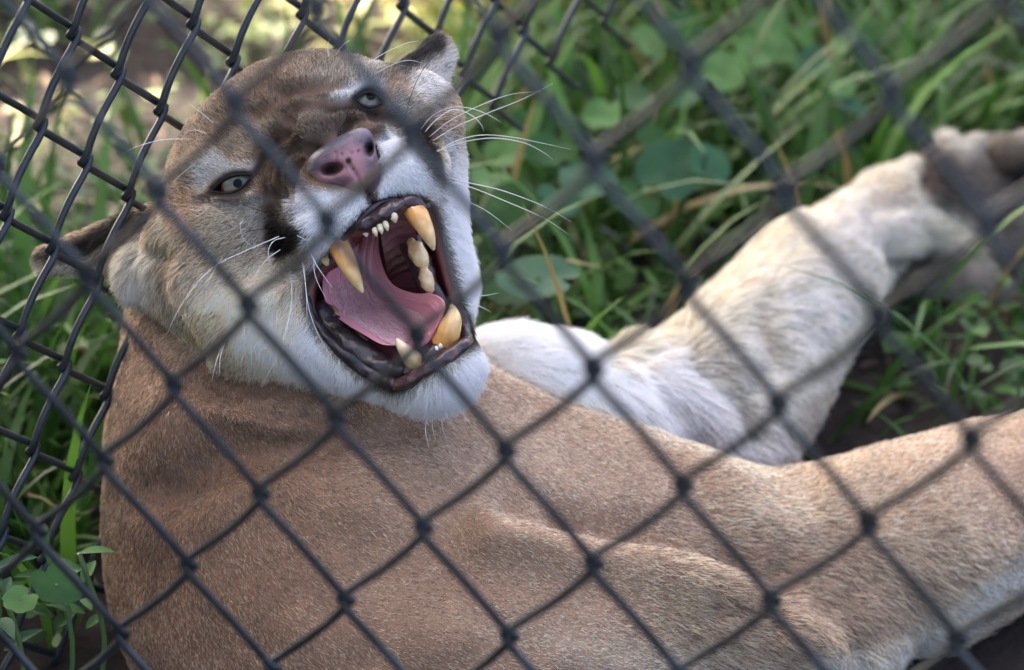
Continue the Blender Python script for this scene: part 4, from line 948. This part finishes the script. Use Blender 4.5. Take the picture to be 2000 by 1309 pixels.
def grow(name, n, seed, rad, hmat, lenk=1.0, liftk=1.0, only=None, dens=None):
    r = np.random.default_rng(seed)
    qc = V[Q].mean(1); qpx, qpy = pix(qc); qn = N[Q].mean(1)
    ar = .5 * np.linalg.norm(np.cross(V[Q[:, 2]] - V[Q[:, 0]], V[Q[:, 3]] - V[Q[:, 1]]), axis=1)
    see = np.clip((qn * (np.array([0, 0, F]) - qc)).sum(1) / np.linalg.norm(np.array([0, 0, F]) - qc, axis=1) * 3 + 1.4, 0, 1)
    frame = ((qpx > -130) & (qpx < 2130) & (qpy > -60) & (qpy < 1420))
    w_ = ar * see * (frame + .35 * ~frame * (qc[:, 2] > -1600))
    rgq = region[Q[:, 0]]
    w_ = w_ * np.choose(rgq, [2.2, 1.0, .7]) * (1 + 1.2 * np.exp(-((qpx - 660) ** 2 + (qpy - 270) ** 2) / 120 ** 2) * (rgq == 0))
    if dens is not None: w_ = w_ * dens(qpx, qpy, rgq)
    c = np.cumsum(w_); c /= c[-1]; fi = np.searchsorted(c, r.random(n)); q = Q[fi]
    u_, v_ = r.random(n)[:, None], r.random(n)[:, None]
    bl = lambda A: A[q[:, 0]] * (1 - u_) * (1 - v_) + A[q[:, 1]] * u_ * (1 - v_) + A[q[:, 2]] * u_ * v_ + A[q[:, 3]] * (1 - u_) * v_
    P = bl(V); nn = bl(N); nn /= np.linalg.norm(nn, axis=1)[:, None] + 1e-9; cc = bl(C); rg = region[q[:, 0]]
    px, py = pix(P)
    bald = np.zeros(n, bool); hd = rg == 0
    bald |= hd & (poly_sdf(px, py, MOUTH_S) < 3) & (P[:, 2] > -450)
    bald |= (poly_sdf(px, py, MOUTH_S) < 0) & (P[:, 2] > -480)
    bald |= hd & (poly_sdf(px, py, NOSE) < -9) & (P[:, 2] > 0)
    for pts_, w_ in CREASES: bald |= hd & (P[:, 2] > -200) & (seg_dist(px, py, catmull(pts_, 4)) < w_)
    for e in EYES: bald |= hd & (eye_d(px, py, e) < 0.5)
    k = ~bald; P, nn, cc, rg, px, py = P[k], nn[k], cc[k], rg[k], px[k], py[k]; n = len(P)
    fx, fy = flow(px, py, rg)
    jit = r.normal(0, .26, n) + .16 * vnoise(P, 40, 21) + .07 * vnoise(P, 9, 22)
    ca, sa = np.cos(jit), np.sin(jit); fx, fy = fx * ca - fy * sa, fx * sa + fy * ca
    d = np.stack([fx, -fy, np.where(rg == 0, -.45, -.15)], -1)
    t = d - nn * (d * nn).sum(1)[:, None]; t /= np.linalg.norm(t, axis=1)[:, None] + 1e-9
    L_ = hair_len(px, py, rg) * r.uniform(.6, 1.2, n) * lenk * (F - P[:, 2]) / F
    # short hair near the lips, lids and nose
    near = np.where(rg == 0, np.minimum(np.abs(poly_sdf(px, py, NOSE)), np.minimum(eye_d(px, py, EYES[0]), eye_d(px, py, EYES[1]))), 99)
    L_ *= np.clip(.35 + near / 30, .35, 1); L_ *= np.where(rg == 0, np.clip(.4 + poly_sdf(px, py, MOUTH_S) / 40, .4, 1), 1)
    cd_ = np.full(n, 99.0)
    hm_ = np.nonzero(hd_ := (rg == 0))[0]
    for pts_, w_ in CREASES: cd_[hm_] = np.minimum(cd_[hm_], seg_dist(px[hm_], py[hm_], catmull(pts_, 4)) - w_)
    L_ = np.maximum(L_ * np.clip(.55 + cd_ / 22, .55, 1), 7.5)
    lift = np.abs(r.normal(.42, .16, n)) * np.where(rg == 1, 1.35, 1.0) * liftk
    s_ = np.array([0, .3, .65, 1.0])[None, :, None]
    pts = P[:, None] - nn[:, None] * 2.0 + L_[:, None, None] * (t[:, None] * (s_ * .92) + nn[:, None] * (lift[:, None, None] * (s_ - .62 * s_ * s_)))
    pts += (r.normal(0, .05, (n, 1, 3)) * L_[:, None, None]) * s_ ** 2
    W = to_world(pts.reshape(-1, 3)).astype(np.float32)
    tone = np.exp(r.normal(0, .24, n)) * (1 + .10 * vnoise(P, 12, 24)); pick = r.random(n)
    lum = cc.mean(1); dark = np.where((pick < .22) & (lum < .40), .36, 1.0); lite = np.where((pick > .88), 1.35, 1.0)
    ds = (.50 - .44 * np.clip((cc.mean(1) - .22) / .15, 0, 1))[:, None]; cc = cc * (1 - ds) + cc.mean(1)[:, None] * ds; lt_ = np.clip((cc.mean(1)[:, None] - .25) / .15, 0, 1); cc = cc * (np.array([.94, 1.0, .925]) * (1 - lt_) + np.array([1.0, .985, .965]) * lt_); cc = cc * (1.15 + 1.15 * np.clip((cc.mean(1)[:, None] - .03) / .12, 0, 1) - .55 * np.clip((cc.mean(1)[:, None] - .22) / .2, 0, 1))
    hc = np.clip(cc * HAIR_K * (tone * dark * lite)[:, None], 0, .92)
    cu = bpy.data.hair_curves.new(name); cu.add_curves([4] * n)
    cu.attributes['position'].data.foreach_set('vector', W.ravel())
    ra = cu.attributes.get('radius') or cu.attributes.new('radius', 'FLOAT', 'POINT')
    ra.data.foreach_set('value', (np.tile(np.array([1, .9, .65, .2], np.float32) * rad * S, n) * np.repeat((F - P[:, 2]) / F, 4)).astype(np.float32))
    at = cu.attributes.new('hair_color', 'FLOAT_COLOR', 'CURVE')
    at.data.foreach_set('color', np.concatenate([hc, np.ones((n, 1))], 1).astype(np.float32).ravel())
    cu.materials.append(hmat)
    o = bpy.data.objects.new(name, cu); col.objects.link(o); put(o, cougar); o['kind'] = 'stuff'
    return o
HAIR_K = 1.40
hm, HN, HLk, hb = mat('fur', rough=.6, spec=.14)
a = HN.new('ShaderNodeAttribute'); a.attribute_name = 'hair_color'
HLk.new(a.outputs['Color'], hb.inputs['Base Color'])
ht = HN.new('ShaderNodeBsdfTranslucent'); hx = HN.new('ShaderNodeMixShader'); hx.inputs[0].default_value = .45
HLk.new(a.outputs['Color'], ht.inputs['Color']); HLk.new(hb.outputs[0], hx.inputs[1]); HLk.new(ht.outputs[0], hx.inputs[2]); HLk.new(hx.outputs[0], HN['Material Output'].inputs[0])
grow('fur', 700000, 71, .52, hm)
print('fur', time.time() - T0)
